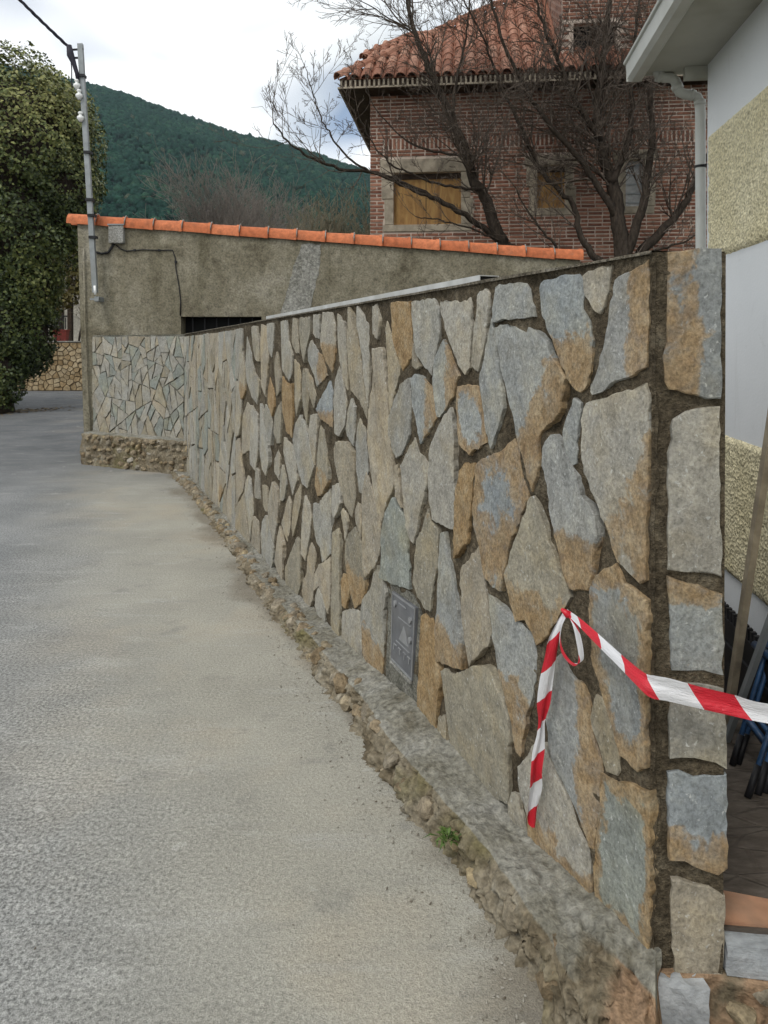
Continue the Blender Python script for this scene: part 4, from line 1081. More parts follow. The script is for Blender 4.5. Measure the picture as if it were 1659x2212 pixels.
# thin cable clipped across the render
wc = thing('wall_cable', 'thin black cable clipped across the render and down to the dark slot', 'cable', (gx(300), GY, gz(545)))
cpts = [(208, 545), (222, 549), (236, 546), (244, 534), (248, 527)]
mb = MB(); mb.tube([Vector((gx(x), GY - .025, gz(y))) - wc.location for x, y in cpts], .017, 6); mb.build('thick_lead', M_BLACK, wc, True)
cpts = [(252, 530), (262, 538), (275, 543), (292, 541), (310, 540), (345, 541), (374, 541), (379, 556), (381, 580), (388, 620), (391, 650), (390, 682)]
mb = MB(); mb.tube([Vector((gx(x), GY - .013, gz(y))) - wc.location for x, y in cpts], .0075, 5); mb.build('thin_lead', M_BLACK, wc, True)
for x, y in ((292, 541), (345, 541), (381, 566)):
    mb = MB(); p = Vector((gx(x), GY - .012, gz(y))) - wc.location; mb.box(p.x - .014, p.x + .014, -.03, .0, p.z - .014, p.z + .014); mb.build('clip', M_BLACK, wc)

# ------------------------------------------------------------------ steel post with insulators
PYY = 10.28
po = thing('steel_post', 'tall galvanised steel post with white insulators fixed to the outbuilding corner', 'post', at(206, 628, PYY))
pl_ = po.location
def pt(x, y, dy=0): return at(x, y, PYY + dy) - pl_
mb = MB(); mb.bar(pt(206, 632), pt(173.5, 95), .066, .055, up=(0, 1, 0)); mb.build('post', M_GALV, po)
mb = MB(); mb.tube([pt(181, 150, .05), pt(184, 225, .05), pt(189, 300, .05), pt(197, 430, .05)], .012, 6); mb.build('lead', M_BLACK, po, True)
for x, y in ((177, 165), (190.5, 330), (194.5, 432), (199, 466), (201.5, 513)):
    mb = MB(); p = pt(x, y); mb.box(p.x - .047, p.x + .047, -.05 + p.y, .045 + p.y, p.z - .018, p.z + .018); mb.build('strap', M_BLACK, po)
for y in (108, 125):
    mb = MB(); mb.bar(pt(149, y), pt(180 if y == 108 else 174, y - (2 if y == 108 else 0)), .022, .022); mb.build('bracket_arm', M_BLACK, po)
for x, y in ((166, 182), (171, 204), (174, 252)):
    o = thing  # insulator: stem, skirt and cap turned on a vertical axis
    p = pt(x, y, -.05); mb = MB()
    prof = [(.0, .05), (.028, .05), (.034, .035), (.020, .024), (.022, .012), (.044, .0), (.048, -.022), (.03, -.04), (.02, -.055), (.0, -.055)]
    n = 12; V = []; F = []
    for rr, zz in prof:
        for k in range(n): V.append((p.x + max(rr, .001) * math.cos(6.283 * k / n), p.y + max(rr, .001) * math.sin(6.283 * k / n), p.z + zz * 1.25))
    for q in range(len(prof) - 1):
        for k in range(n): F.append([q * n + (k + 1) % n, q * n + k, (q + 1) * n + k, (q + 1) * n + (k + 1) % n])
    mb.add(V, F); mb.build('insulator', M_PORC, po, True)
    mb = MB(); mb.bar(p + Vector((0, .03, -.03)), p + Vector((.06, .06, -.05)), .018, .012); mb.build('insulator_pin', M_GALV, po)
p = pt(210, 646); mb = MB(); mb.box(p.x - .03, p.x + .03, p.y - .03, p.y + .2, p.z - .035, p.z + .035, bev=.008); mb.box(p.x - .1, p.x + .03, p.y + .0, p.y + .03, p.z - .012, p.z + .012); mb.build('foot_clamp', M_GALV, po)
p = pt(207, 632); mb = MB(); mb.tube([p + Vector((.0, -.04, .09)), p + Vector((.01, -.045, -.03))], .018, 8); mb.build('clamp_bolt', M_PORC, po, True)
# overhead cable
oc = thing('overhead_cable', 'twisted dark overhead cable that slopes down to the steel post', 'cable', at(150, 103, PYY))
A0 = Vector((0, 0, 0)); D = at(45, 2, 9.9) - oc.location; mb = MB()
for s in range(3):
    pts = []
    for i in range(260):
        f = i / 20; c = D * f + Vector((0, 0, .04 * (f * f - f) * .6)); ph = f * 14 + s * 2.1; pts.append(c + Vector((math.cos(ph) * .013, math.sin(ph) * .013, math.sin(ph) * .009)))
    mb.tube(pts, .012, 5)
mb.build('span', M_CABLE, oc, True)
mb = MB(); b_ = [at(x, y, PYY - .05) - oc.location for x, y in ((149, 98), (152, 118), (160, 138), (166, 158), (168, 176))]
mb.tube(b_, [.035, .05, .032, .028, .022], 8); mb.build('drop', M_CABLE, oc, True)
mb = MB(); mb.tube([at(x, y, PYY - .05) - oc.location for x, y in ((153, 125), (155, 150), (155, 175), (156, 190))], .008, 5); mb.build('tail', M_CABLE, oc, True)

# ------------------------------------------------------------------ things on the slate wall
W2 = Matrix.Translation(WA) @ Matrix.Rotation(R(90) + WTH, 4, 'Z')
def wp(u, z, n=0.0): return W2 @ Vector((u, n, z))
rail = thing('aluminium_straightedge', 'long pale aluminium straightedge lying on top of the slate wall', 'straightedge', wp(.83, wtop(.83) + .005), R(90) + WTH)
mb = MB(); zt = wtop(3.95) - wtop(.83)
V = []
for (x, dz) in ((0, 0), (3.12, zt)):
    V += [(x, y, z + dz) for y, z in ((-.075, 0), (.0, 0), (.0, .020), (-.075, .020))] + [(x, y, z + dz) for y, z in ((-.072, .003), (-.003, .003), (-.003, .017), (-.072, .017))]
F = []
for k in range(4):
    F.append([k, (k + 1) % 4, 8 + (k + 1) % 4, 8 + k]); F.append([4 + k, 12 + k, 12 + (k + 1) % 4, 4 + (k + 1) % 4]); F.append([k, 4 + k, 4 + (k + 1) % 4, (k + 1) % 4])
mb.add(V, F); mb.build('profile', M_ALU, rail); mb = MB(); mb.box(.006, .012, -.0715, -.0035, .0035, .0165); mb.build('end_plug', M_VOID, rail)

plq = thing('cover_plate', 'dark grey metal cover plate with raised triangle set low in the slate wall', 'plate', wp(1.48, .25, -.002), R(90) + WTH)
pc = [(.12, -.003), (-.10, -.008), (-.135, .30), (.105, .295)]
mb = MB(); mb.poly(pc, -.02, .004); mb.build('plate', M_PLATE, plq)
def prel(pts, y1, nm, mat=M_PLATE_HI): mb = MB(); mb.poly(pts, .003, y1, 0); return mb.build(nm, mat, plq)
def pq(a, b_):    # a: 0 left .. 1 right (as seen), b: 0 bottom .. 1 top
    x0 = pc[0][0] + (pc[3][0] - pc[0][0]) * b_; x1 = pc[1][0] + (pc[2][0] - pc[1][0]) * b_; z0 = pc[0][1] + (pc[3][1] - pc[0][1]) * b_; z1 = pc[1][1] + (pc[2][1] - pc[1][1]) * b_
    return (x0 + (x1 - x0) * a, z0 + (z1 - z0) * a)
def strip(a0, b0_, a1, b1_, w_=.012):
    dx, dz = a1 - a0, b1_ - b0_; L_ = math.hypot(dx, dz); nx, nz = -dz / L_ * w_, dx / L_ * w_
    return [pq(a0 + nx, b0_ + nz), pq(a1 + nx, b1_ + nz), pq(a1 - nx, b1_ - nz), pq(a0 - nx, b0_ - nz)]
for nm, s in (('rim', (.0, .012, 1, .012)), ('rim', (.0, .985, 1, .985)), ('rim', (.012, .0, .012, 1)), ('rim', (.985, 0, .985, 1))): prel(strip(*s), .008, nm)
for s in ((.30, .70, .85, .70), (.22, .34, .85, .34), (.30, .90, .62, .90)): prel(strip(*s, .008), .007, 'raised_line')
prel([pq(.36, .40), pq(.78, .40), pq(.56, .64)], .007, 'triangle')
for a, b_, tx in ((.12, .27, 'F'), (.34, .27, 'T'), (.56, .27, 'T'), (.76, .27, 'T')):
    if tx == 'F': prel(strip(a, b_ - .09, a, b_, .014), .007, 'letter'); prel(strip(a, b_, a + .13, b_, .008), .007, 'letter')
    else: prel(strip(a, b_, a + .14, b_, .008), .007, 'letter'); prel(strip(a + .07, b_ - .09, a + .07, b_, .014), .007, 'letter')
for a, b_ in ((.16, .87), (.84, .80), (.86, .53)):
    x, z = pq(a, b_); mb = MB(); mb.tube([(x, .002, z), (x, .012, z)], .012, 8); mb.tube([(x + .008, .002, z - .012), (x + .008, .009, z - .012)], .008, 8); mb.build('bolt', M_PLATE_HI, plq)
prel(strip(.0, -.03, 1, -.03, .02), .012, 'ledge', M_CEMENT)

# ---- barrier tape
def ribbon(name, rows, parent):
    """rows: (centre, half-width vector, fold) -> four points across"""
    V = []; F = []; UV = []; s = 0; prev = None
    n = 6
    for (c, h, fo) in rows:
        if prev is not None: s += (c - prev).length
        prev = c
        for k in range(n + 1):
            f = k / n * 2 - 1; V.append(c + h * f + fo * (math.sin(f * 3.6 + s * 9) * .5 + .3 * math.cos(f * 7 + s * 21))); UV.append((s, k / n))
    for i in range(len(rows) - 1):
        for k in range(n): a = i * (n + 1) + k; F.append([a, a + 1, a + n + 2, a + n + 1])
    m = mesh_py(name, V, F, True); ul = m.uv_layers.new(name='UVMap')
    for l in m.loops: ul.data[l.index].uv = UV[l.vertex_index]
    return obj(name, m, M_TAPE, parent)
def spline(pts, per=8):
    out = []
    P = [pts[0]] + pts + [pts[-1]]
    for i in range(1, len(P) - 2):
        for k in range(per):
            t_ = k / per; a, b_, c, d_ = P[i - 1], P[i], P[i + 1], P[i + 2]
            out.append(tuple(.5 * ((2 * b_[q]) + (-a[q] + c[q]) * t_ + (2 * a[q] - 5 * b_[q] + 4 * c[q] - d_[q]) * t_ ** 2 + (-a[q] + 3 * b_[q] - 3 * c[q] + d_[q]) * t_ ** 3) for q in range(len(a))))
    out.append(tuple(pts[-1])); return out
tape = thing('barrier_tape', 'red and white striped plastic barrier tape tied to the slate wall across the gateway', 'tape', (WA.x, WA.y, 0))
def rows_from(pts):   # (x, y, z, half width, direction of width as angle in the view plane, fold)
    rows = []
    for (x, y, z, hw, an, fo) in spline(pts): rows.append((Vector((x, y, z)) - tape.location, Vector((math.cos(an), -.25 * math.cos(an), math.sin(an))) * hw, Vector((0, -1, 0)) * fo))
    return rows
def W_(u, z, n): p = wp(u, z, n); return (p.x, p.y, p.z)
def pxp(x, y, Y): p = at(x, y, Y); return (p.x, p.y, p.z)
ribbon('hanging_end', rows_from([pxp(1222, 1320, 2.06) + (.006, .3, .002), pxp(1210, 1342, 2.05) + (.012, .5, .006), pxp(1197, 1380, 2.05) + (.0165, .35, .008), pxp(1190, 1420, 2.06) + (.0155, .2, .007), pxp(1181, 1470, 2.08) + (.0175, .15, .008), pxp(1174, 1520, 2.10) + (.017, .1, .009), pxp(1170, 1556, 2.12) + (.009, .05, .010),
    pxp(1168, 1590, 2.13) + (.011, -.1, .009), pxp(1163, 1625, 2.14) + (.016, .1, .008), pxp(1158, 1665, 2.15) + (.015, .15, .010), pxp(1157, 1700, 2.17) + (.0165, .05, .009), pxp(1150, 1745, 2.19) + (.014, .2, .010), pxp(1149, 1775, 2.20) + (.012, .25, .006), pxp(1153, 1788, 2.20) + (.004, .3, .003)]), tape)
ribbon('stretched_run', rows_from([pxp(1223, 1320, 2.05) + (.006, 1.1, .002), pxp(1255, 1347, 1.97) + (.009, .95, .005), pxp(1300, 1390, 1.88) + (.012, .95, .008), pxp(1345, 1432, 1.80) + (.014, 1.05, .009), pxp(1385, 1468, 1.73) + (.018, 1.15, .010), pxp(1410, 1483, 1.71) + (.026, 1.4, .010), pxp(1445, 1490, 1.70) + (.026, 1.48, .007),
    pxp(1500, 1504, 1.69) + (.025, 1.45, .006), pxp(1580, 1522, 1.67) + (.024, 1.45, .007), pxp(1659, 1540, 1.65) + (.021, 1.45, .007), pxp(1900, 1575, 1.6) + (.025, 1.5, .005), pxp(2600, 1560, 1.55) + (.03, 1.5, .005)]), tape)
ribbon('loop', rows_from([pxp(1224, 1322, 2.04) + (.008, .4, .003), pxp(1213, 1352, 2.03) + (.002, .2, .001), pxp(1210, 1385, 2.03) + (.002, .1, .001), pxp(1219, 1415, 2.02) + (.004, .6, .001), pxp(1240, 1436, 2.0) + (.004, 1.2, .001), pxp(1255, 1425, 1.99) + (.006, .2, .001), pxp(1252, 1390, 1.99) + (.007, .1, .002), pxp(1242, 1350, 2.0) + (.006, .2, .002), pxp(1230, 1324, 2.03) + (.006, .8, .002)]), tape)
kx = at(1223, 1322, 2.05)
mb = MB(); mb.tube([kx + Vector((-.016, -.01, .012)) - tape.location, kx - tape.location + Vector((0, -.018, 0)), kx + Vector((.014, -.01, -.008)) - tape.location], [.004, .011, .005], 8); o = mb.build('knot', M_TAPE, tape, True)
o.data.uv_layers.new(name='UVMap')
for l in o.data.loops: o.data.uv_layers[0].data[l.index].uv = (.12, 0)

# ---- weed in the plinth
wd = thing('weed', 'small tuft of green weed growing on the plinth edge', 'plant', on_ground(965, 1815, .09))
r3 = random.Random(9); V = []; F = []; A_ = []
for i in range(46):
    a = r3.uniform(0, 6.28); L_ = r3.uniform(.03, .075); el_ = r3.uniform(.15, 1.2); d_ = Vector((math.cos(a) * math.cos(el_), math.sin(a) * math.cos(el_), math.sin(el_))); s_ = d_.cross(Vector((0, 0, 1))).normalized() * r3.uniform(.003, .006)
    p = Vector((r3.gauss(0, .012), r3.gauss(0, .012), 0)); b0_ = len(V); m_ = p + d_ * L_ * .55; e_ = p + d_ * L_ - Vector((0, 0, L_ * .35))
    V += [p, m_ - s_, m_ + s_, e_]; F += [[b0_, b0_ + 1, b0_ + 2], [b0_ + 1, b0_ + 3, b0_ + 2]]; A_ += [r3.random()] * 4
obj('leaves', mesh_py('leaves', V, F, False, {'rnd': A_}), M_WEED, wd)

# ------------------------------------------------------------------ brick house behind
BO = Vector(((800 - 829.5) / FPX * 14.0, 14.0, 0)); BX = Vector((math.cos(ETH), -math.sin(ETH), 0)); BYv = Vector((math.sin(ETH), math.cos(ETH), 0))
bh = thing('brick_house', 'old red brick house with clay tile hip roof, boarded windows and brick dormer', 'house', BO, -ETH)
def fac(x, y, yl=0.0):
    p = on_plane(x, y, BO + BYv * yl, BYv) - BO; return (p.dot(BX), p.z)
EZ = 6.19; OV = .5; SLOPE = .84; FZ = EZ + .16; FW = 9.0
holes = []
wins = []
for (x0, y0, x1, y1) in ((850, 371, 996, 486), (1160, 357, 1221, 450), (1351, 345, 1392, 446)):
    a = fac(x0, y1); b_ = fac(x1, y0); wins.append((a[0], b_[0], a[1], b_[1]))
def wall_holes(mb, X0, X1, Z0, Z1, hs, depth):
    xs = sorted({X0, X1} | {h[0] for h in hs} | {h[1] for h in hs}); zs = sorted({Z0, Z1} | {h[2] for h in hs} | {h[3] for h in hs})
    for a, b_ in zip(xs, xs[1:]):
        for c, d_ in zip(zs, zs[1:]):
            mx, mz = (a + b_) / 2, (c + d_) / 2
            if any(h[0] < mx < h[1] and h[2] < mz < h[3] for h in hs): continue
            mb.add([(a, 0, c), (b_, 0, c), (b_, 0, d_), (a, 0, d_)], [[0, 1, 2, 3]])
    for h in hs:
        x0, x1, z0, z1 = h
        for p, q in (((x0, z0), (x1, z0)), ((x1, z0), (x1, z1)), ((x1, z1), (x0, z1)), ((x0, z1), (x0, z0))):
            mb.add([(p[0], 0, p[1]), (q[0], 0, q[1]), (q[0], depth, q[1]), (p[0], depth, p[1])], [[0, 1, 2, 3]])
mb = MB(); wall_holes(mb, 0, FW, 0, EZ + .05, wins, .14)
mb.add([(0, 0, 0), (0, 0, EZ), (0, 8, EZ), (0, 8, 0)], [[0, 1, 2, 3]]); mb.add([(FW, 0, 0), (FW, 8, 0), (FW, 8, EZ), (FW, 0, EZ)], [[0, 1, 2, 3]]); mb.add([(0, 8, 0), (0, 8, EZ), (FW, 8, EZ), (FW, 8, 0)], [[0, 1, 2, 3]])
mb.build('wall', M_BMORT, bh)
r4 = random.Random(21)
blocks = []     # zones without bricks: surrounds
for i, (x0, x1, z0, z1) in enumerate(wins):
    win = obj('window', None, None, bh) if False else None
    jw = .16 if i == 0 else .13
    fr = MB(); fr.box(x0 - .0, x1 + .0, .10, .125, z0, z1); board = fr.build('window', M_BOARD if i < 2 else simple("pale_shutter", (.42, .43, .43), .8), bh)
    if i < 2:
        g = MB(); g.box(x0, x1, .085, .099, z1 - .10, z1 - .002); g.build('dark_head', M_DARKWOOD, board)
        if i == 0:
            for xx in (x0 + (x1 - x0) * .48,):
                g = MB(); g.box(xx - .006, xx + .006, .094, .099, z0 + .003, z1 - .105); g.build('board_joint', M_DARKWOOD, board)
    else:
        for k in range(5):
            zz = z0 + (z1 - z0) * (k + .5) / 5; g = MB(); g.box(x0 + .01, x1 - .01, .088, .099, zz - .012, zz + .012); g.build('slat', M_GALV, board)
    def gb(xa, xb, za, zb, nm):
        g = MB(); g.box(xa, xb, -.03 + r4.uniform(-.004, .004), .1, za, zb, bev=.008); g.build(nm, M_GRANITE, bh); blocks.append((xa, xb, za, zb))
    lh = .25 if i == 0 else .18
    gb(x0 - jw - .08, x1 + jw + .08, z1 + .002, z1 + lh, 'lintel')
    gb(x0 - jw - .03, x1 + jw + .03, z0 - .13, z0 - .002, 'sill')
    nj = 2
    for s in (0, 1):
        for k in range(nj):
            za = z0 + (z1 - z0) * k / nj; zb = z0 + (z1 - z0) * (k + 1) / nj - .008; e = .05 * ((k + s) % 2)
            if s == 0: gb(x0 - jw - e, x0 - .001, za, zb, 'jamb')
            else: gb(x1 + .001, x1 + jw + e, za, zb, 'jamb')
BL, BHt, CH = .235, .046, .0665
def brick_mesh(L_, nm='brick', h=BHt, seed=0):
    rr = random.Random(seed); mb = MB(); j = lambda: rr.uniform(-.004, .004)
    mb.add([(0 + j(), .004, 0 + j()), (L_ + j(), .004, j()), (L_ + j(), .004, h + j()), (j(), .004, h + j()), (.003 + j(), -.014 + j(), .003), (L_ - .003, -.014 + j(), .003), (L_ - .003 + j(), -.014, h - .003), (.003, -.014 + j(), h - .003)],
        [[4, 5, 6, 7], [0, 1, 5, 4], [1, 2, 6, 5], [2, 3, 7, 6], [3, 0, 4, 7]]); return mb
BM_ = [brick_mesh(BL, seed=i).mesh('brick') for i in range(5)]
BMH = [brick_mesh(BL * .46, seed=i + 9).mesh('brick') for i in range(3)]
BMV = [brick_mesh(BHt * 1.05, h=BL * .8, seed=i + 19).mesh('brick') for i in range(3)]
for m in BM_ + BMH + BMV: m.materials.append(M_BRICK)
bricks = []
z = 2.55; row = 0
dz0 = fac(900, 322)[1]; dz1 = fac(900, 292)[1]
while z < EZ - .02:
    band = dz0 < z < dz1
    if band and z < dz0 + CH:
        x = .27
        while x < 8.8:
            bricks.append((x, z, 'v')); x += .068 * 1.12
    if band and x > 1 and z < dz0 + 3 * CH and row >= 0:
        z_next = z + CH
        # only the corner keeps plain courses beside the upright band
        bricks.append((0.0, z, 'f'))
        z = z_next; row += 1; continue
    x = -.12 * (row % 2)
    while x < 8.9:
        if x < 0: bricks.append((0, z, 'h'))
        elif r4.random() < .12: bricks.append((x, z, 'h')); x += BL * .46 + .018; continue
        else: bricks.append((x, z, 'f'))
        x += BL + .018
    z += CH; row += 1
def blen(k): return {'f': BL, 'h': BL * .46, 'v': BHt}[k]
ok = []
for (x, z, k) in bricks:
    h_ = BHt if k != 'v' else BL * .8
    x0_, x1_ = x, x + blen(k)
    for a, b_, c, d_ in blocks + wins:
        if x1_ > a - .012 and x0_ < b_ + .012 and z + h_ > c + .005 and z < d_ - .005:
            if x0_ < a - .012: x1_ = a - .012
            elif x1_ > b_ + .012: x0_ = b_ + .012
            else: x1_ = x0_
    if x1_ - x0_ > .03: ok.append((x0_, z, k, (x1_ - x0_) / blen(k)))
# the plainest stretch in view becomes single bricks, the others one joined piece
ok.sort(key=lambda q: (0 if (q[0] < 2.3 and 2.9 < q[1]) else 1, -q[1]))
joined = MB()
for i, (x, z, k, fx) in enumerate(ok):
    ms = {'f': BM_, 'h': BMH, 'v': BMV}[k]; m = r4.choice(ms)
    if i < 298: obj('brick', m, None, bh, (x, r4.uniform(-.003, .003), z)).scale = (fx, 1, 1)
    else:
        yo = r4.uniform(-.003, .003)
        joined.add([(v_.co.x * fx + x, v_.co.y + yo, v_.co.z + z) for v_ in m.vertices], [list(p.vertices) for p in m.polygons], r4.random())
stuff(joined.build('bricks', M_BRICK, bh))
# eaves: boarded soffit, fascia, little brackets
mb = MB(); mb.box(-OV, FW + OV, -OV, 8 + OV, EZ, EZ + .02); so = mb.build('soffit', M_DARKWOOD, bh)
mb = MB(); mb.box(-OV - .02, FW + OV, -OV - .02, -OV + .01, EZ - .012, EZ + .018); mb.box(-OV - .02, -OV + .01, -OV, 8 + OV, EZ - .012, EZ + .018); mb.build('fascia', M_GRANITE, bh)
mb = MB(); mb.box(-OV + .04, FW + OV, -OV + .04, 8 + OV, EZ + .02, FZ - .01); mb.build('eaves_band', M_DARKWOOD, bh)
dn = MB(); x = -OV + .02
while x < FW: dn.box(x, x + .035, -OV + .0, -OV + .045, EZ + .02, FZ - .02, r4.random()); x += .085
stuff(dn.build('dentils', M_GRANITE, bh))
# roof planes
def roof_block(name, x0, x1, y0, y1, z0, rise, parent):
    cx = (y1 - y0) / 2; zt = z0 + SLOPE * cx
    V = [(x0, y0, z0), (x1, y0, z0), (x1, y1, z0), (x0, y1, z0), (x0 + cx, y0 + cx, zt), (x1 - cx, y0 + cx, zt)]
    m = mesh_py(name, V, [[0, 1, 5, 4], [1, 2, 5], [2, 3, 4, 5], [3, 0, 4], [3, 2, 1, 0]]); return obj(name, m, M_TILE, parent)
rf = roof_block('roof', -OV, FW + OV + 1, -OV, 8 + OV, FZ, 0, bh)
sa = math.atan(SLOPE)
T2 = barrel(.40, .098, .082, .014, 6); T2.materials.append(M_TILE)
def tile_at(parent, o, along, up, nrm, names='tile', jitter=.01):
    """tile whose length runs up the slope"""
    m3 = Matrix((along, up, nrm)).transposed().to_euler()
    ob = obj(names, T2, None, parent, o, (m3.x + r4.uniform(-.03, .03), m3.y + r4.uniform(-.03, .03), m3.z + r4.uniform(-.03, .03))); return ob
def tiles_plane(parent, corner, along, up, nrm, width, limit, pitch=.205, expo=.30, count_max=300, left_hip=True, hipk=None):
    k = 0; objs = 0; rest = MB()
    nrow = int(limit / expo)
    for j in range(nrow):
        i = 0; x = .08
        while x < width:
            # left hip: cut at 45 degrees in plan
            plan = j * expo * math.cos(sa)
            if x > plan + .02:
                p = corner + along * x + up * (j * expo - .03) + nrm * (-.012 + r4.uniform(-.006, .006))
                if objs < count_max: tile_at(parent, p, along, up, nrm); objs += 1
                else:
                    rest.add([tuple(p + along * v_.co.x + up * v_.co.y + nrm * v_.co.z) for v_ in T2.vertices], [list(q.vertices) for q in T2.polygons], r4.random())
            x += pitch
    return rest
c0 = Vector((-OV, -OV, FZ + .01))
along = Vector((1, 0, 0)); up = Vector((0, math.cos(sa), math.sin(sa))); nrm = Vector((0, -math.sin(sa), math.cos(sa)))
dorm_x0 = fac(1212, 100, .0)[0]
rest = tiles_plane(rf, c0, along, up, nrm, dorm_x0 + .5, 5.6, count_max=290)
for j in range(3):
    x = dorm_x0 + .6
    while x < FW - .2:
        p = c0 + along * x + up * (j * .30 - .03); rest.add([tuple(p + along * v_.co.x + up * v_.co.y + nrm * v_.co.z) for v_ in T2.vertices], [list(q.vertices) for q in T2.polygons], r4.random()); x += .205
stuff(rest.build('tiles', M_TILE, rf))
def hip_tiles(parent, a, d, L_, nm='ridge_tile'):
    d = d.normalized(); s = d.cross(Vector((0, 0, 1))).normalized(); n_ = s.cross(d); f = 0
    while f < L_:
        m3 = Matrix((s, d, n_)).transposed().to_euler(); o = obj(nm, T2, None, parent, a + d * f - n_ * .02, (m3.x + r4.uniform(-.04, .04), m3.y, m3.z + r4.uniform(-.04, .04))); o.scale = (1.15, 1, 1.2); f += .31
hip_tiles(rf, c0 + Vector((-.02, -.02, .02)), Vector((1, 1, SLOPE)), 6.6)
# taller rear block
rb = MB(); rb.box(-.25, 7, 4.4, 9.5, EZ, 8.42); rb.build('rear_wall', M_BMORT, bh)
r_eave = 8.42
rr_ = roof_block('rear_roof', -.70, 7.6, 3.95, 6.15, r_eave, 0, bh)
mb = MB(); mb.box(-.68, 7.5, 3.97, 9.8, r_eave - .12, r_eave - .002); mb.build('rear_eaves', M_DARKWOOD, bh)
c1 = Vector((-.70, 3.95, r_eave + .01)); rest = tiles_plane(rr_, c1, along, up, nrm, 3.4, 1.45, count_max=80)
hip_tiles(rr_, c1, Vector((1, 1, SLOPE)), 1.75); hip_tiles(rr_, c1 + Vector((1.1, 1.1, SLOPE * 1.1)), Vector((1, 0, 0)), 3)
# dormer
DY = .0
dx0, dz0_ = fac(1214, 133, DY); dx1 = fac(1488, 100, DY)[0]; dzt = 10.2
wl, wzb = fac(1238, 150, DY); wr, wzt = fac(1330, 48, DY)
dm = MB(); wall_holes(dm, dx0, dx1, EZ + .3, dzt, [(wl, wr, wzb, wzt)], .2)
dm.add([(dx0, 0, EZ + .3), (dx0, 0, dzt), (dx0, 4, dzt), (dx0, 4, EZ + .3)], [[0, 1, 2, 3]]); dm.add([(dx1, 0, EZ + .3), (dx1, 4, EZ + .3), (dx1, 4, dzt), (dx1, 0, dzt)], [[0, 1, 2, 3]])
do = dm.build('dormer', M_BMORT, bh); do.location = (0, DY - .03, 0)
db = MB(); z = dz0_; row = 0
while z < dzt - .05:
    x = dx0 + .0 - .12 * (row % 2)
    while x < dx1 - .05:
        xa = max(x, dx0); xb = min(x + BL, dx1)
        if not (xb > wl - .02 and xa < wr + .02 and z + BHt > wzb - .02 and z < wzt + .02) and xb - xa > .05:
            m = r4.choice(BM_); f = (xb - xa) / BL; db.add([(v_.co.x * f + xa, v_.co.y, v_.co.z + z) for v_ in m.vertices], [list(p.vertices) for p in m.polygons], r4.random())
        x += BL + .018
    z += CH; row += 1
for s in range(60):
    zz = dz0_ + s * CH
    for yy in range(12): db.add([(dx0 - .012, .02 + yy * .26 + .12 * (s % 2), zz), (dx0 - .012, .24 + yy * .26 + .12 * (s % 2), zz), (dx0 - .012, .24 + yy * .26 + .12 * (s % 2), zz + BHt), (dx0 - .012, .02 + yy * .26 + .12 * (s % 2), zz + BHt)], [[3, 2, 1, 0]], r4.random())
stuff(db.build('bricks', M_BRICK, do))
g = MB(); g.box(wl, wr, .16, .18, wzb, wzt); pane = g.build('window', M_VOID, do)
g = MB(); g.box((wl + wr) / 2 - .03, (wl + wr) / 2 + .03, .12, .158, wzb, wzt); g.build('mullion', M_DARKWOOD, pane)
g = MB(); g.box(wl - .1, wr + .1, -.05, .12, wzb - .09, wzb - .004, bev=.006); g.build('sill', M_GRANITE, do)
g = MB(); g.box(dx0 - .25, dx1 + .25, -.35, 4, dzt, dzt + .12); g.build('dormer_roof', M_TILE, do)

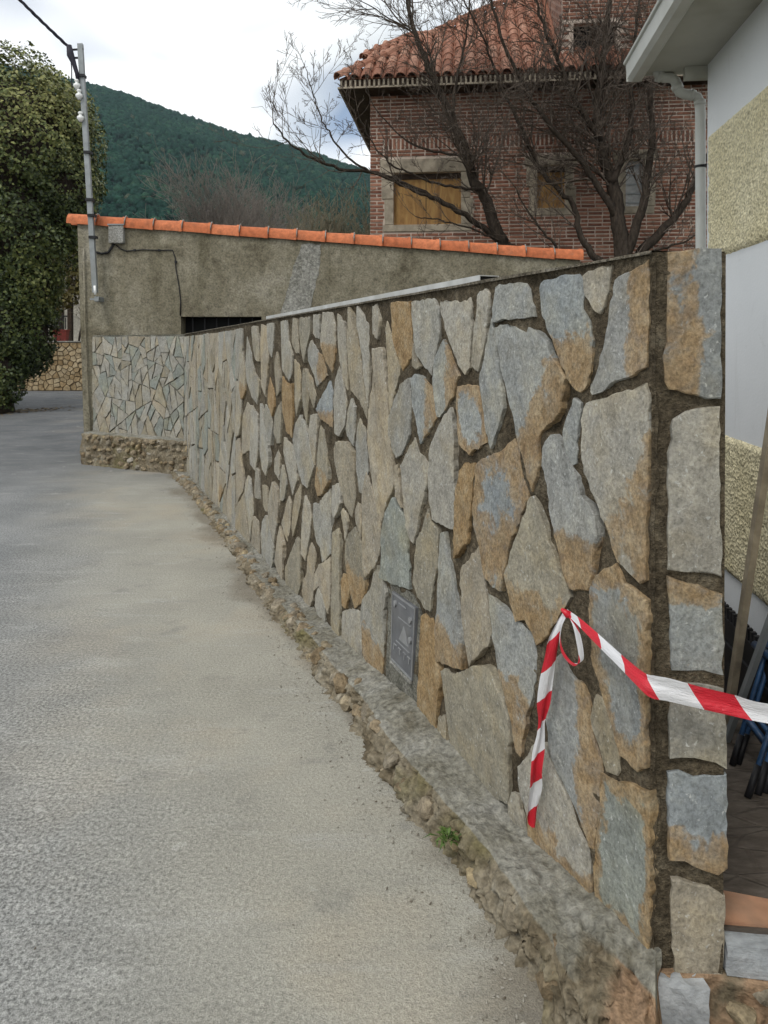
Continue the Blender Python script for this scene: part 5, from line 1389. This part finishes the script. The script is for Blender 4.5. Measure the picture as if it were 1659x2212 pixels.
# ------------------------------------------------------------------ bare trees in front of it
def polyline_pts(pts, per=5):
    return [Vector(p) for p in spline([tuple(p) for p in pts], per)]
class Tree:
    def __init__(s, seed): s.r = random.Random(seed); s.big = MB(); s.small = []; s.rmin = .0031
    def limb(s, pts, r0_, r1_, n=7):
        P = polyline_pts(pts); L_ = len(P); rad = [r0_ + (r1_ - r0_) * (i / (L_ - 1)) ** .8 for i in range(L_)]
        P = [p + Vector((s.r.gauss(0, .012), s.r.gauss(0, .012), s.r.gauss(0, .01))) for p in P]
        s.big.tube(P, rad, n); return P, rad
    def twig(s, p, d, L_, r_, depth, upw=.25, dens=1.0):
        n = max(3, int(L_ / .14)) if depth < 2 else 4; pts = [p.copy()]; rad = [r_]; q = p.copy(); dd = d.normalized()
        wob = Vector((s.r.gauss(0, 1), s.r.gauss(0, 1), s.r.gauss(0, 1))) * .12
        for i in range(n):
            dd = (dd + wob * .5 + Vector((s.r.gauss(0, .10), s.r.gauss(0, .10), s.r.gauss(0, .10) + upw * .22))).normalized()
            q = q + dd * (L_ / n); pts.append(q.copy()); rad.append(max(s.rmin, r_ * (1 - .86 * (i + 1) / n)))
            if depth < 3 and i >= 0:
                k = s.r.random() * dens
                nb_ = (2 if k > .75 else 1) if k > (.30 if depth == 0 else .42) else 0
                for _ in range(nb_):
                    a = s.r.uniform(.35, .95); ax_ = Vector((s.r.gauss(0, 1), s.r.gauss(0, 1), s.r.gauss(0, 1))).cross(dd)
                    if ax_.length < 1e-3: continue
                    nd = Matrix.Rotation(a, 3, ax_.normalized()) @ dd
                    s.twig(q, nd, L_ * s.r.uniform(.35, .62) * (1 - .35 * i / n), max(s.rmin * 1.2, rad[-1] * .75), depth + 1, upw, dens)
        s.small.append((pts, rad))
    def sprout(s, P, rad, t0, num, Lr, upw=.25, side=None, dens=.97):
        for _ in range(num):
            f = t0 + (1 - t0) * s.r.random(); i = min(len(P) - 2, int(f * (len(P) - 1))); d_ = (P[i + 1] - P[i]).normalized()
            ax_ = Vector((s.r.gauss(0, 1), s.r.gauss(0, 1), s.r.gauss(0, 1))).cross(d_).normalized(); nd = Matrix.Rotation(s.r.uniform(.4, 1.05), 3, ax_) @ d_
            s.twig(P[i], nd, s.r.uniform(*Lr), max(.006, min(.022, rad[i] * .5)), 0, upw, dens)
        s.twig(P[-1], P[-1] - P[-2], s.r.uniform(*Lr), rad[-1], 0, upw, dens)
    def finish(s, root, mbig, msmall):
        o = -root.location; s.big.v = [tuple(Vector(v_) + o) for v_ in s.big.v]; s.big.build('trunk', mbig, root, True)
        V = []; F = []; n = 3
        for pts, rad in s.small:
            b0_ = len(V)
            for i, p in enumerate(pts):
                d_ = (pts[min(i + 1, len(pts) - 1)] - pts[max(0, i - 1)]).normalized(); x = d_.cross(Vector((.3, .9, .2))).normalized(); y = d_.cross(x)
                for k in range(n): a = 2.0944 * k; V.append(p + (x * math.cos(a) + y * math.sin(a)) * rad[i] + o)
            for i in range(len(pts) - 1):
                for k in range(n): F.append([b0_ + i * n + k, b0_ + i * n + (k + 1) % n, b0_ + (i + 1) * n + (k + 1) % n, b0_ + (i + 1) * n + k])
        obj('crown', mesh_np('crown', [tuple(v_) for v_ in V], F, True), msmall, root)
        return len(F)
def px(pts, Y, dY=0): return [at(x, y, Y + dY * i / (len(pts) - 1)) for i, (x, y) in enumerate(pts)]
T = Tree(31)
YA = 12.9
base = at(1128, 600, YA); ta = thing('bare_tree', 'leafless dark tree leaning left in front of the boarded window of the brick house', 'tree', (base.x, base.y, 0), group='bare trees before the brick house')
P, rd_ = T.limb([Vector((base.x + .1, base.y, 0))] + px([(1122, 590), (1092, 535), (1072, 500), (1052, 435), (1022, 385), (1004, 322), (975, 250), (945, 190), (915, 120), (890, 50), (872, -30)], YA, -.3), .15, .028); T.sprout(P, rd_, .30, 28, (.7, 1.8))
P, rd_ = T.limb(px([(1090, 530), (1030, 482), (960, 440), (890, 404), (812, 374), (735, 364), (668, 338), (622, 305), (590, 262)], YA, -.9), .06, .010, 6); T.sprout(P, rd_, .3, 11, (.5, 1.2), .5)
P, rd_ = T.limb(px([(930, 428), (865, 398), (800, 371), (752, 342), (722, 300), (698, 262), (676, 205), (662, 150)], YA - .4, -.4), .03, .006, 6); T.sprout(P, rd_, .3, 9, (.4, .95), .5)
P, rd_ = T.limb(px([(1010, 340), (960, 330), (905, 318), (860, 290), (815, 240), (790, 190)], YA - .1, .4), .028, .007, 6); T.sprout(P, rd_, .2, 8, (.5, 1.1), .4)
P, rd_ = T.limb(px([(1040, 410), (985, 405), (930, 392), (880, 372), (840, 350), (800, 300), (770, 240)], YA - .2, -.6), .03, .007, 6); T.sprout(P, rd_, .2, 8, (.5, 1.1), .4)
P, rd_ = T.limb(px([(975, 250), (985, 180), (1000, 110), (1010, 40), (1015, -40)], YA - .2, .3), .035, .01, 6); T.sprout(P, rd_, .1, 10, (.6, 1.3))
P, rd_ = T.limb(px([(1130, 560), (1080, 520), (1030, 500), (960, 478), (900, 470)], YA, -.5), .03, .008, 6); T.sprout(P, rd_, .2, 7, (.4, .9), .5)
nA = T.finish(ta, M_BARK, M_TWIG)
T = Tree(57)
YB = 12.5
base = at(1345, 620, YB); tb = thing('bare_tree', 'many-stemmed leafless tree spreading in front of the dormer, right of the leaning one', 'tree', (base.x, base.y, 0), group='bare trees before the brick house')
P, rd_ = T.limb([Vector((base.x, base.y, 0))] + px([(1348, 590), (1336, 490), (1330, 425), (1310, 360), (1296, 300), (1290, 230), (1300, 150), (1310, 60), (1325, -50)], YB, .3), .165, .035); T.sprout(P, rd_, .32, 48, (.7, 1.8))
P, rd_ = T.limb(px([(1350, 570), (1372, 490), (1392, 430), (1402, 350), (1410, 280), (1404, 200), (1420, 100), (1440, -10)], YB, -.3), .095, .024); T.sprout(P, rd_, .2, 22, (.6, 1.4))
P, rd_ = T.limb(px([(1352, 590), (1400, 530), (1455, 475), (1490, 420), (1512, 370), (1545, 300)], YB + .1, .2), .105, .03); T.sprout(P, rd_, .15, 14, (.5, 1.3), .5)
P, rd_ = T.limb(px([(1340, 590), (1285, 552), (1255, 510), (1238, 445), (1188, 390), (1150, 330), (1120, 260), (1080, 180), (1050, 100), (1005, 10)], YB, .5), .07, .014); T.sprout(P, rd_, .2, 23, (.6, 1.4))
P, rd_ = T.limb(px([(1332, 470), (1290, 400), (1240, 330), (1180, 262), (1130, 182), (1092, 100), (1060, 0), (1045, -70)], YB, -.5), .065, .014); T.sprout(P, rd_, .15, 23, (.6, 1.4))
P, rd_ = T.limb(px([(1298, 305), (1245, 220), (1205, 130), (1172, 50), (1150, -40)], YB + .1, -.5), .06, .016); T.sprout(P, rd_, .1, 19, (.6, 1.4))
P, rd_ = T.limb(px([(1320, 395), (1350, 330), (1365, 250), (1362, 160), (1375, 60), (1385, -30)], YB, .5), .065, .018); T.sprout(P, rd_, .1, 19, (.6, 1.4))
P, rd_ = T.limb(px([(1330, 590), (1230, 560), (1190, 520), (1150, 470), (1110, 400)], YB, -.3), .04, .010); T.sprout(P, rd_, .1, 13, (.5, 1.0), .5)
P, rd_ = T.limb(px([(1345, 575), (1420, 540), (1470, 525), (1530, 500)], YB - .2, -.2), .03, .010); T.sprout(P, rd_, .1, 10, (.4, .9), .5)
nB_ = T.finish(tb, M_BARK, M_TWIG)

# bare shrubs farther off, against the hill
def bush(name, label, x, ybase, ytop, Y, spread, num, mat, seed, grp=None):
    T = Tree(seed); T.rmin = .006; b_ = at(x, ybase, Y); h = at(x, ytop, Y).z; root = thing(name, label, 'bush', (b_.x, b_.y, 0), group=grp)
    P, rd_ = T.limb([Vector((b_.x, b_.y, 0)), Vector((b_.x, b_.y, h * .2)), Vector((b_.x, b_.y, h * .36))], .1, .06, 6)
    for i in range(num):
        a = T.r.uniform(0, 6.283); s_ = spread * math.sqrt(T.r.random()); d_ = Vector((math.cos(a) * s_ * .28, math.sin(a) * s_ * .2, h * (.62 - .12 * abs(math.cos(a)) * s_ / spread)))
        q = Vector((b_.x + math.cos(a) * s_ * .45, b_.y + math.sin(a) * s_ * .3, h * T.r.uniform(.22, .5)))
        T.twig(q, d_, h * T.r.uniform(.28, .48), .022, 1, .5, 1.1)
    T.finish(root, M_BARK, mat); return root
bush('bare_shrub', 'tall reddish-grey leafless shrub behind the orange tiles, against the hill', 470, 560, 325, 24, 1.7, 64, M_TWIG3, 71)
bush('bare_shrub', 'smaller leafless shrub just right of the tall reddish one', 545, 560, 395, 22, 1.0, 28, M_TWIG3, 72)
bush('pale_shrub', 'pale twiggy shrub behind the orange tiles beside the brick house corner', 738, 560, 420, 18.5, 2.6, 90, M_TWIG2, 73)

# ------------------------------------------------------------------ leaf clouds
def leaf_cloud(lobes, n, size, seed, inward=.35, tone=None, holes=False):
    rs = np.random.RandomState(seed); lob = np.array(lobes); ar = (lob[:, 3] * lob[:, 5]); pk = rs.choice(len(lob), n, p=ar / ar.sum())
    d_ = rs.normal(size=(n, 3)); d_ /= np.linalg.norm(d_, axis=1)[:, None]
    L_ = lob[pk]; bump_ = 1 + .09 * np.sin(d_[:, 0] * 7 + pk) * np.sin(d_[:, 2] * 9 + pk * 2) + .06 * np.sin(d_[:, 1] * 17 + d_[:, 2] * 13)
    rr = bump_ * (1 - inward * rs.random(n) ** 2.2); P = L_[:, :3] + d_ * L_[:, 3:6] * rr[:, None]
    keep = np.ones(n, bool)
    for i, q in enumerate(lob):
        e = ((P - q[:3]) / q[3:6]); keep &= ~((np.sum(e * e, axis=1) < .60) & (pk != i))
    keep &= P[:, 2] > .05
    if holes:
        hn = np.sin(P[:, 0] * 3.1 + 1.3 * np.sin(P[:, 2] * 2.3)) * np.sin(P[:, 2] * 3.7 + 1.1 * np.sin(P[:, 0] * 2.9)) * np.sin(P[:, 1] * 2.7 + P[:, 2])
        keep &= (hn > -.32) | (rs.random(n) < .12)
    P = P[keep]; d_ = d_[keep]; m = len(P)
    nr = d_ + rs.normal(size=(m, 3)) * .55; nr[:, 2] += .25; nr /= np.linalg.norm(nr, axis=1)[:, None]
    t_ = np.cross(nr, rs.normal(size=(m, 3))); t_ /= np.linalg.norm(t_, axis=1)[:, None]; b_ = np.cross(nr, t_)
    s = size * rs.uniform(.6, 1.25, m)[:, None]
    V = np.stack([P - t_ * s, P + b_ * s * .72 + nr * s * .2, P + t_ * s * 1.1, P - b_ * s * .72 + nr * s * .2], axis=1).reshape(-1, 3)
    q = np.arange(m)[:, None] * 4; F = np.concatenate([q + np.array([0, 1, 2]), q + np.array([0, 2, 3])], axis=0)
    tn = rs.random(m) * .65 + (tone(P, d_) if tone else 0)
    return V, F, np.repeat(np.clip(tn, 0, 1), 4)
iv = thing('ivy_tree', 'big ivy-covered tree, dense with dark glossy leaves, at the left edge of the road', 'tree', (-9.15, 18.5, 0))
LB = [(-9.25, 18.8, 6.45, 2.15, 2.1, 2.35), (-11.4, 18.5, 6.0, 2.2, 2.0, 2.3), (-9.25, 18.6, 4.5, 1.8, 1.7, 2.0), (-9.45, 18.5, 2.5, 1.45, 1.3, 1.75), (-10.1, 17.5, 5.3, 1.5, 1.2, 1.5), (-8.1, 18.9, 5.5, 1.05, 1.1, 1.7), (-8.7, 18.3, 3.3, .95, .9, 1.1),
      (-10.9, 18.0, 3.4, 1.5, 1.3, 2.2), (-9.7, 18.4, 1.3, 1.1, .9, 1.0), (-10.6, 17.9, 1.5, 1.1, .9, 1.5), (-8.5, 18.9, 7.2, 1.2, 1.2, 1.0), (-9.3, 18.1, .9, .75, .6, .85), (-8.75, 18.5, 1.9, .75, .7, 1.1)]
V, F, A_ = leaf_cloud(LB, 210000, .046, 4, tone=lambda P, d_: .28 * (np.sin(P[:, 0] * 1.9 + 1) * np.sin(P[:, 2] * 1.4 + .5)) + .22 * np.clip((P[:, 2] - 3.6) / 2.5, 0, 1) + .12 * (P[:, 2] > 5.2) - .03, holes=True)  # leaf tone rises with height: yellower mature tops plus painted light above, shade below
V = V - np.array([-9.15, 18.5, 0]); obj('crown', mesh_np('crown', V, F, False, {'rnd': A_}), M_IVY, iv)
core = MB()  # dark filler ellipsoids, coloured to stand for the deep shade inside the crown
for (x, y, z, a, b_, c) in LB:
    V = []; F = []
    for i in range(9):
        for k in range(14):
            th_ = math.pi * i / 8; ph = 2 * math.pi * k / 14; f = .72; V.append((x + 9.15 + a * f * math.sin(th_) * math.cos(ph), y - 18.5 + b_ * f * math.sin(th_) * math.sin(ph), max(.15, z + c * f * math.cos(th_))))
    for i in range(8):
        for k in range(14): F.append([i * 14 + k, (i + 1) * 14 + k, (i + 1) * 14 + (k + 1) % 14, i * 14 + (k + 1) % 14])
    core.add(V, F, .05)
core.build('shade_core', M_BARK, iv, True)
mb = MB(); mb.tube([(-.35, -.3, -.02), (-.3, -.3, .5), (-.35, -.2, 1.4), (-.3, 0, 2.5), (-.1, .2, 5)], [.62, .46, .40, .36, .2], 12); mb.build('trunk', M_BARK, iv, True)
tw = Tree(5)
for i in range(26): 
    x = rng.uniform(-10.8, -7.6); tw.twig(Vector((x, 18.3 + rng.uniform(-.4, .8), 8.15 - .28 * (x + 9.2) ** 2)), Vector((rng.gauss(0, .2), 0, 1)), rng.uniform(.3, .75), .006, 3, .1)
V = []; F = []
for pts, rad in tw.small:
    b0_ = len(V)
    for i, p in enumerate(pts):
        for k in range(3): V.append(tuple(p + Vector((math.cos(2.09 * k), math.sin(2.09 * k), 0)) * rad[i] - iv.location))
    for i in range(len(pts) - 1):
        for k in range(3): F.append([b0_ + i * 3 + k, b0_ + i * 3 + (k + 1) % 3, b0_ + i * 3 + 3 + (k + 1) % 3, b0_ + i * 3 + 3 + k])
stuff(obj('shoots', mesh_np('shoots', V, F), M_TWIG, iv))

# leaf litter below it, grit along the kerb
def flakes(name, pts, size, mat, seed, label, cat, tilt=.35):
    rs = random.Random(seed); V = []; F = []; A_ = []
    for (x, y, z) in pts:
        s = size * rs.uniform(.5, 1.4); a = rs.uniform(0, 6.28); b0_ = len(V); c, d_ = math.cos(a) * s, math.sin(a) * s; h = s * tilt
        V += [(x - c, y - d_, z + .002), (x - d_ * .5, y + c * .5, z + h * rs.random()), (x + c, y + d_, z + h * rs.random()), (x + d_ * .5, y - c * .5, z + .002), (x, y, z + h * .9)]; F += [[b0_, b0_ + 1, b0_ + 4], [b0_ + 1, b0_ + 2, b0_ + 4], [b0_ + 2, b0_ + 3, b0_ + 4], [b0_ + 3, b0_, b0_ + 4]]; A_ += [rs.random()] * 5
    o = stuff(obj(name, mesh_py(name, V, F, False, {'rnd': A_}), mat)); return tag(o, label, cat)
pts = []
for i in range(700):
    f = rng.random(); x0, y0 = (-11 + 2.6 * f, 15.4 + 3.4 * f + .8 * f * f); pts.append((x0 + rng.gauss(0, .28), y0 + rng.gauss(0, .3), .001))
flakes('leaf_litter', pts, .05, M_LITTER, 2, 'brown leaf litter along the road edge under the ivy tree', 'leaves')
pts = []
for i in range(900):
    u = 8 * rng.random() ** 1.4; d_ = poff(u) + .02 + abs(rng.gauss(0, .10)); p = wp(u, 0, d_); pts.append((p.x, p.y, .0))
M_GRIT = leaf_mat("grit", [(0.0, (0.15, 0.13, 0.10)), (1.0, (0.40, 0.38, 0.33))], .95)
flakes('kerb_grit', pts, .006, M_GRIT, 3, 'loose grit and crumbs of mortar along the foot of the plinth', 'grit', .9)
pts = [(rng.uniform(-2.6, .6), rng.uniform(1.5, 6.0), .0) for i in range(260)]
flakes('road_grit', pts, .0045, M_GRIT, 4, 'few small loose stones scattered over the road surface', 'grit', .9)

# ------------------------------------------------------------------ far left: garden wall and house across the bend
FY = 27.3
fw = thing('garden_wall', 'tan rubble stone wall across the road bend, under the red planter', 'wall', (-12, FY, 0))
mb = MB(); mb.box(-9, 7.5, 0, .4, -.02, 1.74); mb.build('core', mortar_mat("tan_mortar", (0.10, 0.075, 0.045), (0.16, 0.125, 0.08), (0.22, 0.18, 0.12), .6), fw)
mb = MB(); mb.box(-9, 7.5, -.05, .45, 1.742, 1.79, bev=.01); mb.build('coping', M_CEMENT, fw)
M_TAN, t, b = new_mat("tan_stone")
oi = node(t, 'ShaderNodeObjectInfo'); v = world_pos(t); n = tnoise(t, v, 9, 6, .65)
k = mix(t, 1.0, ramp(t, oi.outputs['Random'], [(0.0, (0.27, 0.19, 0.10)), (0.5, (0.36, 0.27, 0.155)), (1.0, (0.43, 0.35, 0.23))]), ramp(t, n, [(0.3, .65), (0.7, 1.25)]), 'MULTIPLY'); setb(t, b, k, .9, .2); bump(t, b, n, .6, .02)
seeds2 = scatter(-1.4, 1.9, lambda u: .03, lambda u: 1.72, .165, .8, r4, keep=0, tries=4000)
for poly in cells(seeds2, [], -1.4, 1.9, lambda u: .02, lambda u: 1.72, .014):
    if area(poly) < 0: poly = poly[::-1]
    V, F, RU = slab_stone([(-a, z) for a, z in poly], 'g', r4, back=0, front=r4.uniform(.03, .06), relief=.02, step=.12, jag=.012)
    o = obj('stone', mesh_py('stone', V, F), M_TAN, fw, (0, 0, 0), (0, 0, math.pi))
fh = thing('far_house', 'white house with dark door and porch railing beyond the rubble garden wall', 'house', (-13, 31, 0))
mb = MB(); mb.box(-6, 5, 0, 6, 0, 5.5); mb.build('wall', simple("cream_paint", (.62, .58, .50), .85), fh)
def fpx(x, y): p = at(x, y, 31) - fh.location; return p.x, p.z
def fbox(x0, y0, x1, y1, nm, mat, ya, yb, par=fh):
    a = fpx(x0, y1); c = fpx(x1, y0); g = MB(); g.box(a[0], c[0], ya, yb, a[1], c[1]); return g.build(nm, mat, par)
dr = fbox(113, 640, 138, 722, 'door', M_DARKWOOD, -.05, -.002)
fbox(118, 648, 133, 672, 'panel', M_BARK, -.07, -.052, dr); fbox(118, 680, 133, 714, 'panel', M_BARK, -.07, -.052, dr)
fbox(172, 600, 180, 745, 'porch_column', M_DARKWOOD, -1.2, -1.0); fbox(100, 610, 190, 620, 'porch_beam', M_DARKWOOD, -1.2, -1.0)
rl_ = fbox(133, 684, 182, 687, 'railing', M_BLACK, -1.15, -1.1)
for k in range(9): fbox(136 + k * 5, 688, 137.5 + k * 5, 712, 'baluster', M_BLACK, -1.14, -1.11, rl_)
mb = MB(); mb.box(-6.4, 5.4, -1.4, 6.4, 5.5, 5.7); mb.build('roof', M_TILE, fh)
rp = thing('red_planter', 'red box planter standing on the rubble garden wall', 'planter', (at(132, 738, FY + .2).x, FY + .2, 1.792))
mb = MB(); mb.add([(-.21, -.12, 0), (.21, -.12, 0), (.21, .12, 0), (-.21, .12, 0), (-.25, -.15, .37), (.25, -.15, .37), (.25, .15, .37), (-.25, .15, .37)], [[3, 2, 1, 0], [0, 1, 5, 4], [1, 2, 6, 5], [2, 3, 7, 6], [3, 0, 4, 7]]); mb.build('pot', simple("red_plastic", (.17, .03, .022), .6), rp)
mb = MB(); mb.box(-.265, .265, -.165, .165, .371, .41); mb.build('rim', simple("red_plastic_rim", (.20, .036, .026), .6), rp)
sh = thing('yellow_shrub', 'yellowish leafy shrub between the ivy tree and the outbuilding corner', 'bush', (-11.6, 28.6, 0))
V, F, A_ = leaf_cloud([(-11.3, 28.6, 4.6, 1.0, .7, 1.0), (-11.0, 28.6, 3.7, .6, .5, .8), (-12.2, 28.6, 3.4, .6, .5, .45), (-11.7, 28.6, 5.4, .9, .7, .9)], 3200, .09, 8, .8); V = V - np.array([-11.6, 28.6, 0]); obj('crown', mesh_np('crown', V, F, False, {'rnd': A_}), M_SHRUB, sh)
T = Tree(77)
P, rd_ = T.limb([Vector((-11.6, 28.6, 0)), Vector((-11.5, 28.6, 1.8)), Vector((-11.2, 28.6, 3.2)), Vector((-11.2, 28.6, 4.6))], .06, .02, 6); T.sprout(P, rd_, .4, 14, (.4, 1.1)); T.finish(sh, M_BARK, M_TWIG2)

# ------------------------------------------------------------------ the wooded hill
RY = 700.0
ridge_px = [(-900, -60), (-400, 60), (0, 140), (190, 181), (260, 200), (350, 232), (430, 262), (500, 285), (560, 300), (640, 318), (720, 345), (800, 372), (1000, 440), (1300, 520), (1900, 600), (3000, 650)]
rpts = [((x - 829.5) / FPX * RY, EYE + (HZ - y) / FPX * RY) for x, y in ridge_px]
def ridge(X):
    for (a, p), (b_, q) in zip(rpts, rpts[1:]):
        if X <= b_: return p + (q - p) * max(0, (X - a) / (b_ - a))
    return rpts[-1][1]
def hill_z(X, Y):
    Xr = X * RY / max(Y, 200)
    t_ = (Y - 150) / (RY - 150); z = ridge(Xr) * (t_ if t_ < 1 else 1 - .35 * (t_ - 1))
    return max(-1, z - 3.2 + 5 * fbm(X * .012, Y * .012, 2, 3) * max(0, 1 - abs(t_ - .5) * 2))
V = []; F = []; NX, NY = 120, 60
for i in range(NX + 1):
    for j in range(NY + 1):
        Y = 140 + 760 * j / NY; X = (-1.1 + 2.2 * i / NX) * Y; V.append((X, Y, hill_z(X, Y)))
for i in range(NX):
    for j in range(NY): a = i * (NY + 1) + j; F.append([a, a + NY + 1, a + NY + 2, a + 1])
struct(obj('hill', mesh_np('hill', V, F, True, {'rnd': np.full(len(V), .2)}), M_FOREST))
ph = (1 + 5 ** .5) / 2
ico = np.array([(-1, ph, 0), (1, ph, 0), (-1, -ph, 0), (1, -ph, 0), (0, -1, ph), (0, 1, ph), (0, -1, -ph), (0, 1, -ph), (ph, 0, -1), (ph, 0, 1), (-ph, 0, -1), (-ph, 0, 1)]) / 1.902
icf = np.array([(0, 11, 5), (0, 5, 1), (0, 1, 7), (0, 7, 10), (0, 10, 11), (1, 5, 9), (5, 11, 4), (11, 10, 2), (10, 7, 6), (7, 1, 8), (3, 9, 4), (3, 4, 2), (3, 2, 6), (3, 6, 8), (3, 8, 9), (4, 9, 5), (2, 4, 11), (6, 2, 10), (8, 6, 7), (9, 8, 1)])
rs = np.random.RandomState(12); C = []; S = []; TN = []
while len(C) < 17000:
    Y = math.sqrt(rs.uniform(260 ** 2, 715 ** 2)); X = rs.uniform(-.62, .12) * Y; z = hill_z(X, Y); s = rs.uniform(1.2, 2.5) * (1 + .25 * (Y > 500))
    C.append((X, Y, z + s * .55)); S.append(s); TN.append(min(1, max(0, .45 + .3 * fbm(X * .03, Y * .02, 4, 3) + rs.normal() * .17 + (.35 if rs.random() < .04 else 0))))
for _ in range(900):
    Y = rs.uniform(672, 712); X = rs.uniform(-.62, .12) * Y; s = rs.uniform(1.0, 2.2); C.append((X, Y, hill_z(X, Y) + s * rs.uniform(.6, 2.0))); S.append(s); TN.append(rs.uniform(.1, .6))
C = np.array(C); S = np.array(S); m = len(C)
V = (C[:, None, :] + ico[None] * (S[:, None] * np.ones((1, 12)) * rs.uniform(.7, 1.25, (m, 12)))[:, :, None] * np.array([1, 1, 1.15])).reshape(-1, 3)
F = (np.arange(m)[:, None, None] * 12 + icf[None]).reshape(-1, 3)
o = stuff(obj('forest', mesh_np('forest', V, F, False, {'rnd': np.repeat(np.array(TN), 12)}), M_FOREST)); tag(o, 'dense dark evergreen forest covering the hillside behind the outbuilding', 'forest')

# ------------------------------------------------------------------ the air
M_AIR = bpy.data.materials.new("thin_air"); M_AIR.use_nodes = True; t = M_AIR.node_tree; t.nodes.clear()
pv = node(t, 'ShaderNodeVolumePrincipled', {'Color': (0.72, 0.86, 1.0, 1), 'Density': 0.00011, 'Anisotropy': 0.0})
t.links.new(pv.outputs[0], node(t, 'ShaderNodeOutputMaterial').inputs['Volume'])
mb = MB(); mb.box(-1300, 1300, -80, 1100, -4.5, 560); stuff(mb.build('haze', M_AIR))
